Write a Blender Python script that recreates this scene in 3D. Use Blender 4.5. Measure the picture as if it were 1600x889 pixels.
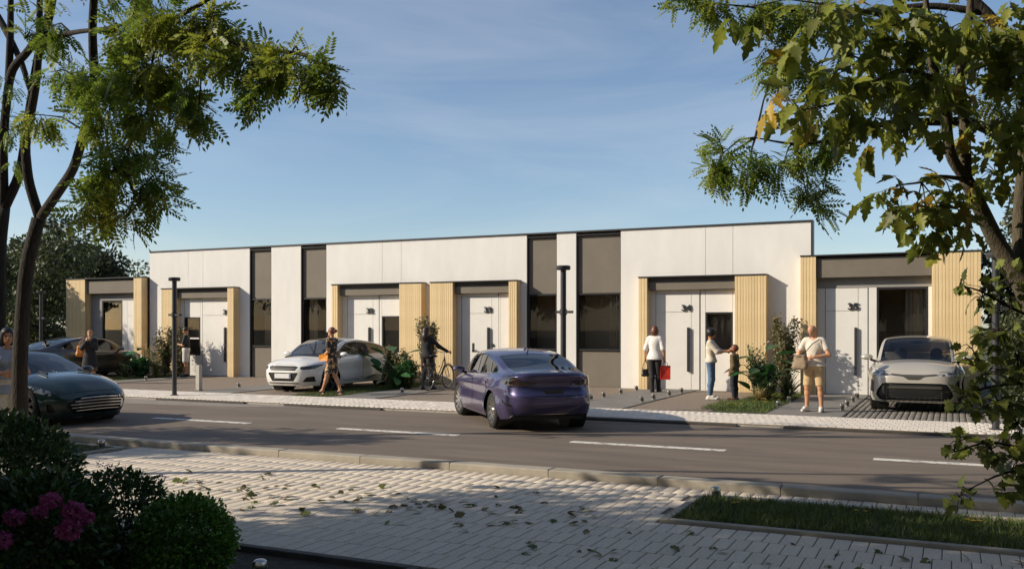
import bpy, math, random
import numpy as np
from mathutils import Vector, Matrix
R = math.radians
random.seed(7)
rng = np.random.default_rng(7)
scene = bpy.context.scene
for _o in list(bpy.data.objects):
    bpy.data.objects.remove(_o)
C = scene.collection

# ---------------------------------------------------------------- camera
cam_d = bpy.data.cameras.new('camera')
cam = bpy.data.objects.new('camera', cam_d)
C.objects.link(cam)
cam_d.sensor_width = 36.0
cam_d.lens = 32.56
cam_d.shift_y = 0.0416
cam_d.clip_start = 0.05
cam_d.clip_end = 4000
cam.location = (0, 0, 1.7)
cam.rotation_euler = (R(90), 0, R(25.4))
scene.camera = cam

# ---------------------------------------------------------------- sky, sun, exposure
SUN_DIR = Vector((0.293, 0.185, -0.176)).normalized()      # the way the light travels
SUN_EL = math.asin(-SUN_DIR.z)
SUN_ROT = math.atan2(-SUN_DIR.x, -SUN_DIR.y)
world = bpy.data.worlds.new('World')
scene.world = world
world.use_nodes = True
nt = world.node_tree
bg = nt.nodes['Background']
sky = nt.nodes.new('ShaderNodeTexSky')
sky.sky_type = 'NISHITA'
sky.sun_disc = False
sky.sun_elevation = SUN_EL
sky.sun_rotation = SUN_ROT
sky.air_density = 0.9
sky.dust_density = 0.6
sky.ozone_density = 1.8
# thin high cloud: stretched noise over the whole dome
tc = nt.nodes.new('ShaderNodeTexCoord')
mp = nt.nodes.new('ShaderNodeMapping')
mp.inputs['Scale'].default_value = (1.1, 1.5, 6.5)
mp.inputs['Rotation'].default_value = (0.10, 0.22, 0.5)
nz = nt.nodes.new('ShaderNodeTexNoise')
nz.inputs['Scale'].default_value = 1.7
nz.inputs['Detail'].default_value = 5
nz.inputs['Roughness'].default_value = 0.58
nz.inputs['Distortion'].default_value = 0.6
cr = nt.nodes.new('ShaderNodeValToRGB')
cr.color_ramp.elements[0].position = 0.40
cr.color_ramp.elements[0].color = (0, 0, 0, 1)
cr.color_ramp.elements[1].position = 0.85
cr.color_ramp.elements[1].color = (0.30, 0.30, 0.30, 1)
mx = nt.nodes.new('ShaderNodeMixRGB')
mx.inputs['Color2'].default_value = (6.2, 6.2, 6.3, 1)
nt.links.new(tc.outputs['Generated'], mp.inputs['Vector'])
nt.links.new(mp.outputs[0], nz.inputs['Vector'])
nt.links.new(nz.outputs['Fac'], cr.inputs['Fac'])
nt.links.new(cr.outputs['Color'], mx.inputs['Fac'])
nt.links.new(sky.outputs[0], mx.inputs['Color1'])
nt.links.new(mx.outputs[0], bg.inputs['Color'])
bg.inputs['Strength'].default_value = 0.125

sun_d = bpy.data.lights.new('sun', 'SUN')
sun_d.energy = 4.8
sun_d.angle = R(0.6)
sun_d.color = (1.0, 0.895, 0.73)
sun = bpy.data.objects.new('sun', sun_d)
sun.rotation_euler = SUN_DIR.to_track_quat('-Z', 'Y').to_euler()
sun.location = (-20, -15, 20)
C.objects.link(sun)

scene.view_settings.view_transform = 'Standard'
scene.view_settings.look = 'None'
scene.view_settings.exposure = 0.12
scene.view_settings.gamma = 1.0
scene.view_settings.use_curve_mapping = False
scene.cycles.use_denoising = True
scene.cycles.max_bounces = 7
scene.cycles.transparent_max_bounces = 12
scene.cycles.caustics_reflective = False
scene.cycles.caustics_refractive = False

# ---------------------------------------------------------------- materials
MATS = {}
def mat(name, col, rough=0.6, metal=0.0, var=0.0, vscale=4.0, bump=0.0, bscale=60.0, spec=0.5,
        coat=0.0, island=0.0, stretch=None, col2=None, trans=0.0, alpha=None, sheen=0.0, rvar=0.0, vlo=0.35, vhi=0.65):
    """One procedural material: noise colour variation, noise bump, per-piece variation."""
    if name in MATS:
        return MATS[name]
    m = bpy.data.materials.new(name)
    m.use_nodes = True
    n, L = m.node_tree.nodes, m.node_tree.links
    b = n['Principled BSDF']
    b.inputs['Roughness'].default_value = rough
    b.inputs['Metallic'].default_value = metal
    b.inputs['Specular IOR Level'].default_value = spec
    b.inputs['Coat Weight'].default_value = coat
    b.inputs['Coat Roughness'].default_value = 0.04
    b.inputs['Base Color'].default_value = (*col, 1)
    if sheen:
        b.inputs['Sheen Weight'].default_value = sheen
    co = n.new('ShaderNodeTexCoord')
    vec = co.outputs['Object']
    if stretch:
        mpn = n.new('ShaderNodeMapping')
        mpn.inputs['Scale'].default_value = stretch
        L.new(vec, mpn.inputs['Vector'])
        vec = mpn.outputs[0]
    last = None
    if var > 0 or col2:
        t = n.new('ShaderNodeTexNoise')
        t.inputs['Scale'].default_value = vscale
        t.inputs['Detail'].default_value = 6
        t.inputs['Roughness'].default_value = 0.62
        L.new(vec, t.inputs['Vector'])
        r = n.new('ShaderNodeValToRGB')
        r.color_ramp.elements[0].position = vlo
        r.color_ramp.elements[1].position = vhi
        lo = tuple(max(0, c * (1 - var)) for c in col)
        hi = col2 if col2 else tuple(min(1, c * (1 + var)) for c in col)
        r.color_ramp.elements[0].color = (*(col if col2 else lo), 1)
        r.color_ramp.elements[1].color = (*hi, 1)
        L.new(t.outputs['Fac'], r.inputs['Fac'])
        last = r.outputs['Color']
        if rvar:
            mr = n.new('ShaderNodeMapRange')
            mr.inputs['To Min'].default_value = rough - rvar
            mr.inputs['To Max'].default_value = rough + rvar
            L.new(t.outputs['Fac'], mr.inputs['Value'])
            L.new(mr.outputs[0], b.inputs['Roughness'])
    if island > 0:
        ge = n.new('ShaderNodeNewGeometry')
        oi = n.new('ShaderNodeObjectInfo')
        ad = n.new('ShaderNodeMath'); ad.operation = 'ADD'
        fr = n.new('ShaderNodeMath'); fr.operation = 'FRACT'
        L.new(ge.outputs['Random Per Island'], ad.inputs[0])
        L.new(oi.outputs['Random'], ad.inputs[1])
        L.new(ad.outputs[0], fr.inputs[0])
        mr = n.new('ShaderNodeMapRange')
        mr.inputs['To Min'].default_value = 1 - island
        mr.inputs['To Max'].default_value = 1 + island
        L.new(fr.outputs[0], mr.inputs['Value'])
        hs = n.new('ShaderNodeHueSaturation')
        if last is not None:
            L.new(last, hs.inputs['Color'])
        else:
            hs.inputs['Color'].default_value = (*col, 1)
        L.new(mr.outputs[0], hs.inputs['Value'])
        last = hs.outputs['Color']
    if last is not None:
        L.new(last, b.inputs['Base Color'])
    if bump > 0:
        t2 = n.new('ShaderNodeTexNoise')
        t2.inputs['Scale'].default_value = bscale
        t2.inputs['Detail'].default_value = 4
        L.new(vec, t2.inputs['Vector'])
        bp = n.new('ShaderNodeBump')
        bp.inputs['Strength'].default_value = bump
        bp.inputs['Distance'].default_value = 0.02
        L.new(t2.outputs['Fac'], bp.inputs['Height'])
        L.new(bp.outputs[0], b.inputs['Normal'])
    if trans > 0:      # thin leaves let light through
        tr = n.new('ShaderNodeBsdfTranslucent')
        if last is not None:
            L.new(last, tr.inputs['Color'])
        else:
            tr.inputs['Color'].default_value = (*col, 1)
        ms = n.new('ShaderNodeMixShader')
        ms.inputs['Fac'].default_value = trans
        L.new(b.outputs[0], ms.inputs[1])
        L.new(tr.outputs[0], ms.inputs[2])
        L.new(ms.outputs[0], n['Material Output'].inputs['Surface'])
    MATS[name] = m
    return m

def glass(name, tint=(0.35, 0.36, 0.36), rough=0.0, ior=1.5, refl=0.0):
    """Pane: fresnel mirror over tinted see-through."""
    if name in MATS:
        return MATS[name]
    m = bpy.data.materials.new(name)
    m.use_nodes = True
    n, L = m.node_tree.nodes, m.node_tree.links
    n.remove(n['Principled BSDF'])
    t = n.new('ShaderNodeBsdfTransparent'); t.inputs['Color'].default_value = (*tint, 1)
    g = n.new('ShaderNodeBsdfGlossy'); g.inputs['Roughness'].default_value = rough
    g.inputs['Color'].default_value = (0.95, 0.95, 0.95, 1)
    fr = n.new('ShaderNodeFresnel'); fr.inputs['IOR'].default_value = ior
    ad = n.new('ShaderNodeMath'); ad.operation = 'ADD'; ad.use_clamp = True
    ad.inputs[1].default_value = refl
    ms = n.new('ShaderNodeMixShader')
    L.new(fr.outputs[0], ad.inputs[0])
    L.new(ad.outputs[0], ms.inputs['Fac'])
    L.new(t.outputs[0], ms.inputs[1]); L.new(g.outputs[0], ms.inputs[2])
    L.new(ms.outputs[0], n['Material Output'].inputs['Surface'])
    MATS[name] = m
    return m

# ---------------------------------------------------------------- builders
def tag(o, label=None, cat=None, group=None, kind=None):
    if label: o['label'] = label
    if cat: o['category'] = cat
    if group: o['group'] = group
    if kind: o['kind'] = kind
    return o

def thing(name, label, cat, loc=(0, 0, 0), rz=0.0, group=None):
    o = bpy.data.objects.new(name, None)
    o.empty_display_size = 0.2
    C.objects.link(o)
    o.location = loc
    o.rotation_euler = (0, 0, rz)
    return tag(o, label, cat, group)

def link(name, me, parent=None, loc=None, rot=None, scale=None):
    o = bpy.data.objects.new(name, me)
    C.objects.link(o)
    if parent is not None: o.parent = parent
    if loc is not None: o.location = loc
    if rot is not None: o.rotation_euler = rot
    if scale is not None: o.scale = scale
    return o

def mesh(name, V, F, m, smooth=False, angle=None):
    me = bpy.data.meshes.new(name)
    V = np.asarray(V, dtype=np.float32).reshape(-1, 3)
    if isinstance(F, np.ndarray):
        k = F.shape[1]
        me.vertices.add(len(V)); me.vertices.foreach_set('co', V.ravel())
        me.loops.add(F.size); me.loops.foreach_set('vertex_index', F.astype(np.int32).ravel())
        me.polygons.add(len(F))
        me.polygons.foreach_set('loop_start', (np.arange(len(F)) * k).astype(np.int32))
        me.polygons.foreach_set('loop_total', np.full(len(F), k, np.int32))
        me.update(calc_edges=True)
    else:
        me.from_pydata([tuple(map(float, v)) for v in V], [], F)
        me.update()
    if m is not None: me.materials.append(m)
    if smooth:
        me.polygons.foreach_set('use_smooth', np.ones(len(me.polygons), bool))
        if angle is not None:
            me.set_sharp_from_angle(angle=R(angle))
    return me

class MB:
    """Collects shapes; build() links them as ONE mesh object."""
    def __init__(s, org=(0, 0, 0)):
        s.v, s.f, s.org = [], [], Vector(org)
    def add(s, vs, fs):
        b = len(s.v)
        s.v += [Vector(v) - s.org for v in vs]
        s.f += [tuple(b + i for i in f) for f in fs]
        return s
    def box(s, x0, x1, y0, y1, z0, z1):
        return s.add([(x0,y0,z0),(x1,y0,z0),(x1,y1,z0),(x0,y1,z0),(x0,y0,z1),(x1,y0,z1),(x1,y1,z1),(x0,y1,z1)],
                     [(0,3,2,1),(4,5,6,7),(0,1,5,4),(1,2,6,5),(2,3,7,6),(3,0,4,7)])
    def bev(s, x0, x1, y0, y1, z0, z1, b=0.006):
        """box with a chamfered top"""
        return s.add([(x0,y0,z0),(x1,y0,z0),(x1,y1,z0),(x0,y1,z0),
                      (x0,y0,z1-b),(x1,y0,z1-b),(x1,y1,z1-b),(x0,y1,z1-b),
                      (x0+b,y0+b,z1),(x1-b,y0+b,z1),(x1-b,y1-b,z1),(x0+b,y1-b,z1)],
                     [(0,1,5,4),(1,2,6,5),(2,3,7,6),(3,0,4,7),(4,5,9,8),(5,6,10,9),(6,7,11,10),(7,4,8,11),(8,9,10,11)])
    def xz(s, pts, y0, y1):
        """polygon in x,z (counter-clockwise seen from -y) extruded from y0 (front) to y1"""
        n = len(pts)
        vs = [(x, y0, z) for x, z in pts] + [(x, y1, z) for x, z in pts]
        fs = [tuple(range(n)), tuple(range(2*n-1, n-1, -1))]
        fs += [(i, i + n, (i+1) % n + n, (i+1) % n) for i in range(n)]
        return s.add(vs, fs)
    def xy(s, pts, z0, z1):
        n = len(pts)
        vs = [(x, y, z0) for x, y in pts] + [(x, y, z1) for x, y in pts]
        fs = [tuple(range(n-1, -1, -1)), tuple(range(n, 2*n))]
        fs += [(i, (i+1) % n, (i+1) % n + n, i + n) for i in range(n)]
        return s.add(vs, fs)
    def tube(s, pts, rad, seg=8, cap=True):
        pts = [Vector(p) for p in pts]
        if not hasattr(rad, '__len__'): rad = [rad] * len(pts)
        vs, fs = [], []
        up = None
        for i, p in enumerate(pts):
            t = (pts[min(i+1, len(pts)-1)] - pts[max(i-1, 0)])
            t = t.normalized() if t.length > 1e-9 else Vector((0, 0, 1))
            if up is None:
                up = Vector((0, 0, 1)) if abs(t.z) < 0.9 else Vector((1, 0, 0))
            a = (up - t * up.dot(t)).normalized()
            up = a
            b = t.cross(a)
            for k in range(seg):
                g = 2 * math.pi * k / seg
                vs.append(p + (a * math.cos(g) + b * math.sin(g)) * rad[i])
        for i in range(len(pts) - 1):
            for k in range(seg):
                k2 = (k + 1) % seg
                fs.append((i*seg + k, i*seg + k2, (i+1)*seg + k2, (i+1)*seg + k))
        if cap:
            fs.append(tuple(range(seg - 1, -1, -1)))
            fs.append(tuple((len(pts)-1)*seg + k for k in range(seg)))
        return s.add(vs, fs)
    def lathe(s, prof, seg=20, c=(0, 0, 0), axis='z', closed=False):
        """profile of (radius, height) turned about an axis through c"""
        c = Vector(c); n = len(prof)
        vs, fs = [], []
        for k in range(seg):
            g = 2 * math.pi * k / seg
            for r, h in prof:
                if axis == 'z': vs.append(c + Vector((r*math.cos(g), r*math.sin(g), h)))
                elif axis == 'y': vs.append(c + Vector((r*math.sin(g), h, r*math.cos(g))))
                else: vs.append(c + Vector((h, r*math.cos(g), r*math.sin(g))))
        m = n if closed else n - 1
        for k in range(seg):
            k2 = (k + 1) % seg
            for i in range(m):
                j = (i + 1) % n
                fs.append((k*n + i, k2*n + i, k2*n + j, k*n + j))
        return s.add(vs, fs)
    def ell(s, c, r, seg=14, rings=8, rot=None):
        vs, fs = [], []
        c = Vector(c)
        for i in range(rings + 1):
            a = math.pi * i / rings
            for k in range(seg):
                g = 2 * math.pi * k / seg
                p = Vector((r[0]*math.sin(a)*math.cos(g), r[1]*math.sin(a)*math.sin(g), r[2]*math.cos(a)))
                if rot is not None: p = rot @ p
                vs.append(c + p)
        for i in range(rings):
            for k in range(seg):
                k2 = (k + 1) % seg
                fs.append((i*seg + k, (i+1)*seg + k, (i+1)*seg + k2, i*seg + k2))
        return s.add(vs, fs)
    def data(s, name, m, smooth=False, angle=None):
        return mesh(name, [tuple(v) for v in s.v], s.f, m, smooth, angle)
    def build(s, name, m, parent=None, smooth=False, angle=None, loc=None):
        return link(name, s.data(name, m, smooth, angle), parent, loc)

def struct(name, mb, m, parent=None, smooth=False):
    o = mb.build(name, m, parent, smooth)
    if parent is None: o['kind'] = 'structure'
    return o

def copy_tree(o, parent=None):
    c = o.copy(); C.objects.link(c)
    if parent is not None: c.parent = parent
    for ch in list(o.children): copy_tree(ch, c)
    return c

def text_mesh(txt, size, extrude, m, bold=0.0, sx=1.0):
    cu = bpy.data.curves.new('text', 'FONT')
    cu.body = txt; cu.size = size; cu.extrude = extrude; cu.offset = bold
    cu.align_x = 'CENTER'
    o = bpy.data.objects.new('text', cu); C.objects.link(o)
    dg = bpy.context.evaluated_depsgraph_get()
    me = bpy.data.meshes.new_from_object(o.evaluated_get(dg))
    bpy.data.objects.remove(o); bpy.data.curves.remove(cu)
    for v in me.vertices: v.co.x *= sx
    me.materials.clear(); me.materials.append(m)
    return me
# ================================================================ THE SETTING
W, P = 24.72, 24.41          # house wall plane, portal front plane
M_asphalt = mat('asphalt', (0.168, 0.131, 0.100), 0.85, var=0.17, vscale=2.0, stretch=(0.22, 1.3, 1), bump=0.2, bscale=260)
M_earth = mat('earth', (0.09, 0.09, 0.05), 0.95, var=0.4, vscale=0.8, bump=0.3, bscale=20)
M_kerb = mat('kerb_concrete', (0.36, 0.32, 0.26), 0.85, var=0.14, vscale=3.0, bump=0.25, bscale=180, island=0.06)
M_paver = mat('near_paver', (0.66, 0.565, 0.455), 0.85, var=0.14, vscale=38, bump=0.16, bscale=240, island=0.05)
M_paverf = mat('far_paver', (0.74, 0.66, 0.565), 0.85, var=0.08, vscale=18, bump=0.12, bscale=200, island=0.06)
M_joint = mat('joint_sand', (0.16, 0.135, 0.11), 0.95, var=0.25, vscale=30)
M_slab = mat('concrete_slab', (0.20, 0.185, 0.165), 0.8, var=0.12, vscale=1.5, bump=0.15, bscale=150)
M_agg = mat('exposed_aggregate', (0.15, 0.118, 0.095), 0.75, col2=(0.44, 0.34, 0.25), vscale=38, bump=0.9, bscale=110, vlo=0.42, vhi=0.62)
M_sett = mat('stone_sett', (0.20, 0.18, 0.155), 0.8, var=0.2, vscale=14, bump=0.4, bscale=120, island=0.14)
M_paint = mat('road_paint', (0.74, 0.71, 0.65), 0.7, col2=(0.26, 0.235, 0.21), vscale=11, bump=0.2, bscale=120, vlo=0.50, vhi=0.68)
M_dark = mat('dark_metal', (0.035, 0.036, 0.038), 0.45, var=0.15, vscale=6, spec=0.5)
M_white = mat('white_render', (0.79, 0.765, 0.72), 0.8, var=0.05, vscale=1.2, stretch=(1.2, 1.2, 0.4), bump=0.12, bscale=90)
M_doorw = mat('white_door', (0.78, 0.75, 0.70), 0.55, var=0.03, vscale=2)
M_beige = mat('taupe_panel', (0.180, 0.152, 0.118), 0.7, var=0.08, vscale=1.4, bump=0.08, bscale=60)
M_wood = mat('larch_slat', (0.80, 0.615, 0.345), 0.6, col2=(0.70, 0.515, 0.27), vscale=5, stretch=(9, 9, 0.7), bump=0.12, bscale=9, island=0.07)
M_woodb = mat('larch_backing', (0.42, 0.28, 0.13), 0.8, var=0.1)
M_grey = mat('grey_render', (0.30, 0.285, 0.27), 0.8, var=0.06, vscale=2)
M_frame = mat('window_frame', (0.025, 0.025, 0.027), 0.4)
M_soff = mat('soffit_grey', (0.10, 0.095, 0.09), 0.8, var=0.05)
M_room = mat('room_plaster', (0.62, 0.56, 0.49), 0.9, var=0.05)
M_curt = mat('curtain', (0.62, 0.58, 0.52), 0.9, var=0.05, vscale=3)
M_pane = glass('window_pane', (0.80, 0.77, 0.72), ior=1.27)
M_soil = mat('bed_soil', (0.05, 0.04, 0.028), 0.95, var=0.4, vscale=12, bump=0.8, bscale=40)

XL, XR = -150.0, 70.0
mb = MB(); mb.box(-700, 700, -400, 1500, -0.40, -0.14)
struct('ground', mb, M_earth)
# road: one sheet subdivided a little so that it is not one giant quad
mb = MB(); mb.box(XL, XR, 9.86, 16.60, -0.20, -0.05)
road = struct('road', mb, M_asphalt)
# repaired strip of paler asphalt beside the far kerb on the left
mb = MB(); mb.xy([(-21.0, 15.15), (-14.2, 15.75), (-12.4, 16.58), (-21.0, 16.58)], -0.06, -0.046)
struct('asphalt_patch', mb, mat('old_asphalt', (0.26, 0.225, 0.19), 0.9, var=0.12, vscale=3, bump=0.3, bscale=200), road)
# dashed centre line: every dash is a piece of the road
me = None
x = -5.26
for k in range(-12, 5):
    x0 = -5.26 + 4.32 * k
    mb = MB((x0, 13.18, 0)); mb.box(x0, x0 + 2.36, 13.10, 13.26, -0.052, -0.045)
    o = mb.build('road_marking', M_paint, road); o.location = (x0, 13.18, 0)

# near kerb: raised stones 1.28 m long
kerb = thing('kerb', None, None); kerb['kind'] = 'structure'; kerb.location = (0, 9.65, 0)
mbk = MB(); mbk.bev(0.004, 1.276, 0, 0.215, -0.2, 0.085, 0.012)
me_k = mbk.data('kerb_stone', M_kerb)
for k in range(-30, 12):
    link('kerb_stone', me_k, kerb, (-2.85 + 1.28 * k, 0, rng.normal(0, 0.0015)))
# near pavement bed and pavers
mb = MB(); mb.box(-40, 12, 1.0, 9.64, -0.25, -0.012)
pave = struct('pavement', mb, M_joint)
PW, PL = 0.130, 0.36
mbp = MB(); g = 0.0035
mbp.bev(g, PW - g, g * .7, PL - g * .7, -0.06, 0.0, 0.004)
me_p = mbp.data('paver', M_paver)
BEDS = [(-2.32, 14.0, 7.85, 9.26), (-40, -10.44, 7.2, 9.42), (-40, -3.30, 1.0, 5.53)]
def in_bed(x0, x1, y0, y1):
    return any(x0 < b[1] - 0.01 and x1 > b[0] + 0.01 and y0 < b[3] - 0.01 and y1 > b[2] + 0.01 for b in BEDS)
cells = []
ny = int((9.64 - 3.9) / PL) + 1
for j in range(ny):
    y1 = 9.64 - j * PL; y0 = y1 - PL
    off = (j % 2) * PW / 2
    for i in range(-160, 30):
        x0 = i * PW + off
        if x0 > 2.2 or x0 < -14.5: continue
        d = -x0 * 0.4289 + y0 * 0.9033
        r = x0 * 0.9033 + y0 * 0.4289
        if d < 4.5 or abs(r / d) > 0.66: continue
        if in_bed(x0, x0 + PW, y0, y1): continue
        cells.append((d, x0, y0))
cells.sort()
vis = [c_ for c_ in cells if c_[0] > 6.4 and abs((c_[1] * 0.9033 + c_[2] * 0.4289) / c_[0]) < 0.56]
near = set(vis[:300])
for c_ in vis[:300]:
    link('paver', me_p, pave, (c_[1], c_[2], rng.normal(0, 0.0009)), (rng.normal(0, 0.002), rng.normal(0, 0.003), 0))
Vb = np.array([tuple(v) for v in mbp.v]); Fb = np.array([f for f in mbp.f])
rest = [c_ for c_ in cells if c_ not in near]
def scatter(Vb, Fb, offs):
    n = len(offs); offs = np.asarray(offs)
    V = (Vb[None] + offs[:, None, :]).reshape(-1, 3)
    F = (Fb[None] + (np.arange(n) * len(Vb))[:, None, None]).reshape(-1, Fb.shape[1])
    return V, F
V, F = scatter(Vb, Fb, [(c_[1], c_[2], rng.normal(0, 0.0009)) for c_ in rest])
o = link('paver_field', mesh('paver_field', V, F, M_paver), pave); o['kind'] = 'stuff'
# planting-bed edgings
def edging(name, rects, parent=None):
    mb = MB()
    for r_ in rects: mb.bev(*r_, -0.2, 0.03, 0.006)
    return struct(name, mb, M_kerb, parent)
edging('bed_edging', [(-2.31, -2.23, 7.86, 9.25), (-2.23, 14, 7.86, 7.94), (-2.23, 14, 9.17, 9.25)])
edging('bed_edging', [(-10.53, -10.45, 7.2, 9.41), (-40, -10.53, 9.33, 9.41)])
mb = MB(); mb.bev(-14, -3.38, 5.45, 5.52, -0.2, 0.05, 0.006); mb.bev(-3.38, -3.31, 1, 5.52, -0.2, 0.05, 0.006)
struct('bed_edging', mb, mat('dark_edging', (0.075, 0.068, 0.06), 0.8, var=0.2, vscale=5, bump=0.2, bscale=90))
for nm, b in (('planting_bed', (-2.23, 14, 7.94, 9.17)), ('planting_bed', (-40, -10.53, 7.2, 9.33)), ('planting_bed', (-14, -3.38, 1.0, 5.45))):
    mb = MB(); mb.box(b[0], b[1], b[2], b[3], -0.2, 0.004); struct(nm, mb, M_soil)

# far pavement: kerb, pavers
Y0, Y1 = 16.62, 18.46
mb = MB(); mb.box(XL, XR, 16.60, Y1, -0.25, -0.010)
fpave = struct('sidewalk', mb, M_joint)
mb = MB()
for k in range(-60, 40):
    mb.bev(-0.6 + k * 1.0, -0.6 + k * 1.0 + 0.992, 16.50, 16.62, -0.2, -0.028, 0.006)
struct('flush_kerb', mb, M_kerb, fpave)
# raised dark kerb bars between the drive entrances
me_bar = None
for (a, b) in ((-2.62, 3.0), (-7.35, -3.42), (-13.4, -10.85), (-17.25, -14.55), (-23.5, -19.0)):
    mb = MB((a, 16.45, 0)); mb.bev(a, b, 16.40, 16.495, -0.2, -0.006, 0.01)
    o = mb.build('raised_kerb', mat('dark_kerb', (0.055, 0.048, 0.040), 0.8, var=0.2, vscale=4, bump=0.3, bscale=120), fpave); o.location = (a, 16.45, 0)
PW2, PL2 = 0.128, 0.2625
mbp2 = MB(); g = 0.003
mbp2.bev(g, PW2 - g, g * .5, PL2 - g * .5, -0.05, 0.0, 0.003)
me_p2 = mbp2.data('far_paver', M_paverf)
Vb2 = np.array([tuple(v) for v in mbp2.v]); Fb2 = np.array([f for f in mbp2.f])
cells = []
for j in range(7):
    y0 = Y0 + 0.002 + j * PL2
    for i in range(-330, 60):
        x0 = i * PW2 + (j % 2) * PW2 / 2
        d = -x0 * 0.4289 + y0 * 0.9033; r = x0 * 0.9033 + y0 * 0.4289
        if abs(r / d) > 0.62: continue
        cells.append((d, x0, y0))
cells.sort()
vis = [c_ for c_ in cells if (c_[1] * 0.9033 + c_[2] * 0.4289) / c_[0] < 0.49]
for c_ in vis[:300]:
    link('far_paver', me_p2, fpave, (c_[1], c_[2], rng.normal(0, 0.0012)))
near = set(vis[:300])
V, F = scatter(Vb2, Fb2, [(c_[1], c_[2], rng.normal(0, 0.0012)) for c_ in cells if c_ not in near])
o = link('far_paver_field', mesh('far_paver_field', V, F, M_paverf), fpave); o['kind'] = 'stuff'

# front yards: slabs, aggregate drives, setts
def yard(name, x0, x1, m, z=0.0, y0=Y1 + 0.004, y1=W + 0.05):
    mb = MB((x0, y0, 0)); mb.box(x0, x1, y0, y1, -0.2, z)
    o = struct(name, mb, m); o.location = (x0, y0, 0); return o
yard('aggregate_drive', -28.6, -25.52, M_agg)
yard('concrete_path', -24.05, -22.92, M_slab, 0.004)
yard('aggregate_drive', -22.90, -18.12, M_agg)
yard('concrete_path', -18.10, -16.78, M_slab, 0.004)
yard('aggregate_drive', -16.74, -14.92, M_agg)
yard('concrete_path', -13.70, -12.37, M_slab, 0.004)
yard('aggregate_drive', -12.33, -7.67, M_agg)
yard('concrete_path', -7.65, -6.21, M_slab, 0.004)
yard('aggregate_drive', -6.17, -4.42, M_agg)
yard('concrete_path', -3.30, -1.89, M_slab, 0.004)
for x in (-22.91, -16.76, -12.35, -6.19, -1.87):        # dark steel edging strips
    mb = MB((x, 20, 0)); mb.box(x - 0.018, x + 0.018, Y1 + 0.01, W - 0.05, -0.1, 0.014)
    o = struct('edging_strip', mb, M_dark); o.location = (x, 20, 0)
for (a, b) in ((-34, -28.62), (-25.50, -24.07), (-14.90, -13.72), (-4.40, -3.32), (0.98, 12)):
    yard('lawn_soil', a, b, mat('lawn_soil', (0.055, 0.062, 0.025), 0.95, var=0.35, vscale=9, bump=0.6, bscale=50))
sd = yard('sett_drive', -1.85, 0.96, M_joint, -0.022)
mbs = MB(); mbs.bev(0.006, 0.104, 0.006, 0.104, -0.05, 0.0, 0.010)
offs = [(0.004 + 0.11 * i, 0.11 * j, rng.normal(0, 0.003)) for i in range(25) for j in range(57)]
V, F = scatter(np.array([tuple(v) for v in mbs.v]), np.array(mbs.f), offs)
o = link('setts', mesh('setts', V, F, M_sett), sd); o['kind'] = 'stuff'

# ================================================================ HOUSES
SLAT_W, SLAT_G = 0.070, 0.004
def slat_mesh(h):
    mb = MB(); w = SLAT_W; b = 0.003
    mb.add([(0,0,0),(b,-0.009,0),(w-b,-0.009,0),(w,0,0),(0,0,h),(b,-0.009,h),(w-b,-0.009,h),(w,0,h)],
           [(0,1,5,4),(1,2,6,5),(2,3,7,6),(4,5,6,7),(0,3,2,1)])
    return mb.data('slat', M_wood)
SL = {}
def slats(parent, org, x0, x1, y, z0, z1, side=0, y1=None):
    """boards on a face: side 0 faces -y from x0 to x1 at y; side +1/-1 faces +x/-x at x0 from y to y1"""
    h = round(z1 - z0, 3)
    if h not in SL: SL[h] = slat_mesh(h)
    me = SL[h]
    if side == 0: a, L = x0, x1 - x0
    else: a, L = y, y1 - y
    n = max(1, int(round(L / (SLAT_W + SLAT_G)))); pitch = L / n; sx = (pitch - SLAT_G) / SLAT_W
    for i in range(n):
        p = a + i * pitch + SLAT_G / 2
        if side == 0: link('slat', me, parent, (p - org[0], y - org[1], z0 - org[2]), None, (sx, 1, 1))
        elif side > 0: link('slat', me, parent, (x0 - org[0], p - org[1], z0 - org[2]), (0, 0, R(90)), (sx, 1, 1))
        else: link('slat', me, parent, (x0 - org[0], p + pitch - SLAT_G - org[1], z0 - org[2]), (0, 0, R(-90)), (sx, 1, 1))

def portal(root, org, xa, xb, xc, xd, top, fz0, fz1, fin):
    """timber porch: columns xa..xb and xc..xd, cap and recessed fascia"""
    pt = None
    for (a, b) in ((xa, xb), (xc, xd)):
        mb = MB(org); mb.box(a + 0.024, b - 0.024, P + 0.024, W - 0.004, 0.0, top - 0.034)
        col = mb.build('portal_column', M_woodb, root)
        slats(col, org, a + 0.003, b - 0.003, P + 0.024, 0.004, top - 0.034)
        slats(col, org, b - 0.024, 0, P + 0.024, 0.004, top - 0.034, 1, W - 0.006)
        slats(col, org, a + 0.024, 0, P + 0.024, 0.004, top - 0.034, -1, W - 0.006)
    mb = MB(org); mb.box(xa - 0.004, xd + 0.004, P - 0.006, W - 0.003, top - 0.032, top)
    mb.build('portal_cap', M_dark, root)
    mb = MB(org); mb.box(xb - 0.02, xc + 0.02, P + 0.17, W - 0.003, top - 0.16, top - 0.036)
    mb.build('portal_soffit', M_soff, root)
    mb = MB(org); mb.box(xb + 0.002, xc - 0.002, P + fin, W - 0.02, fz0, fz1)
    mb.build('fascia_panel', M_beige, root)

M_num = mat('number_metal', (0.03, 0.03, 0.03), 0.4)
def number(parent, org, txt, x, z, y):
    me = text_mesh(txt, 0.225, 0.014, M_num, 0.006, 1.2)
    o = link('house_number', me, parent, (x - org[0], y - 0.03 - org[1], z - org[2]), (R(90), 0, 0))
    return o

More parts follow.
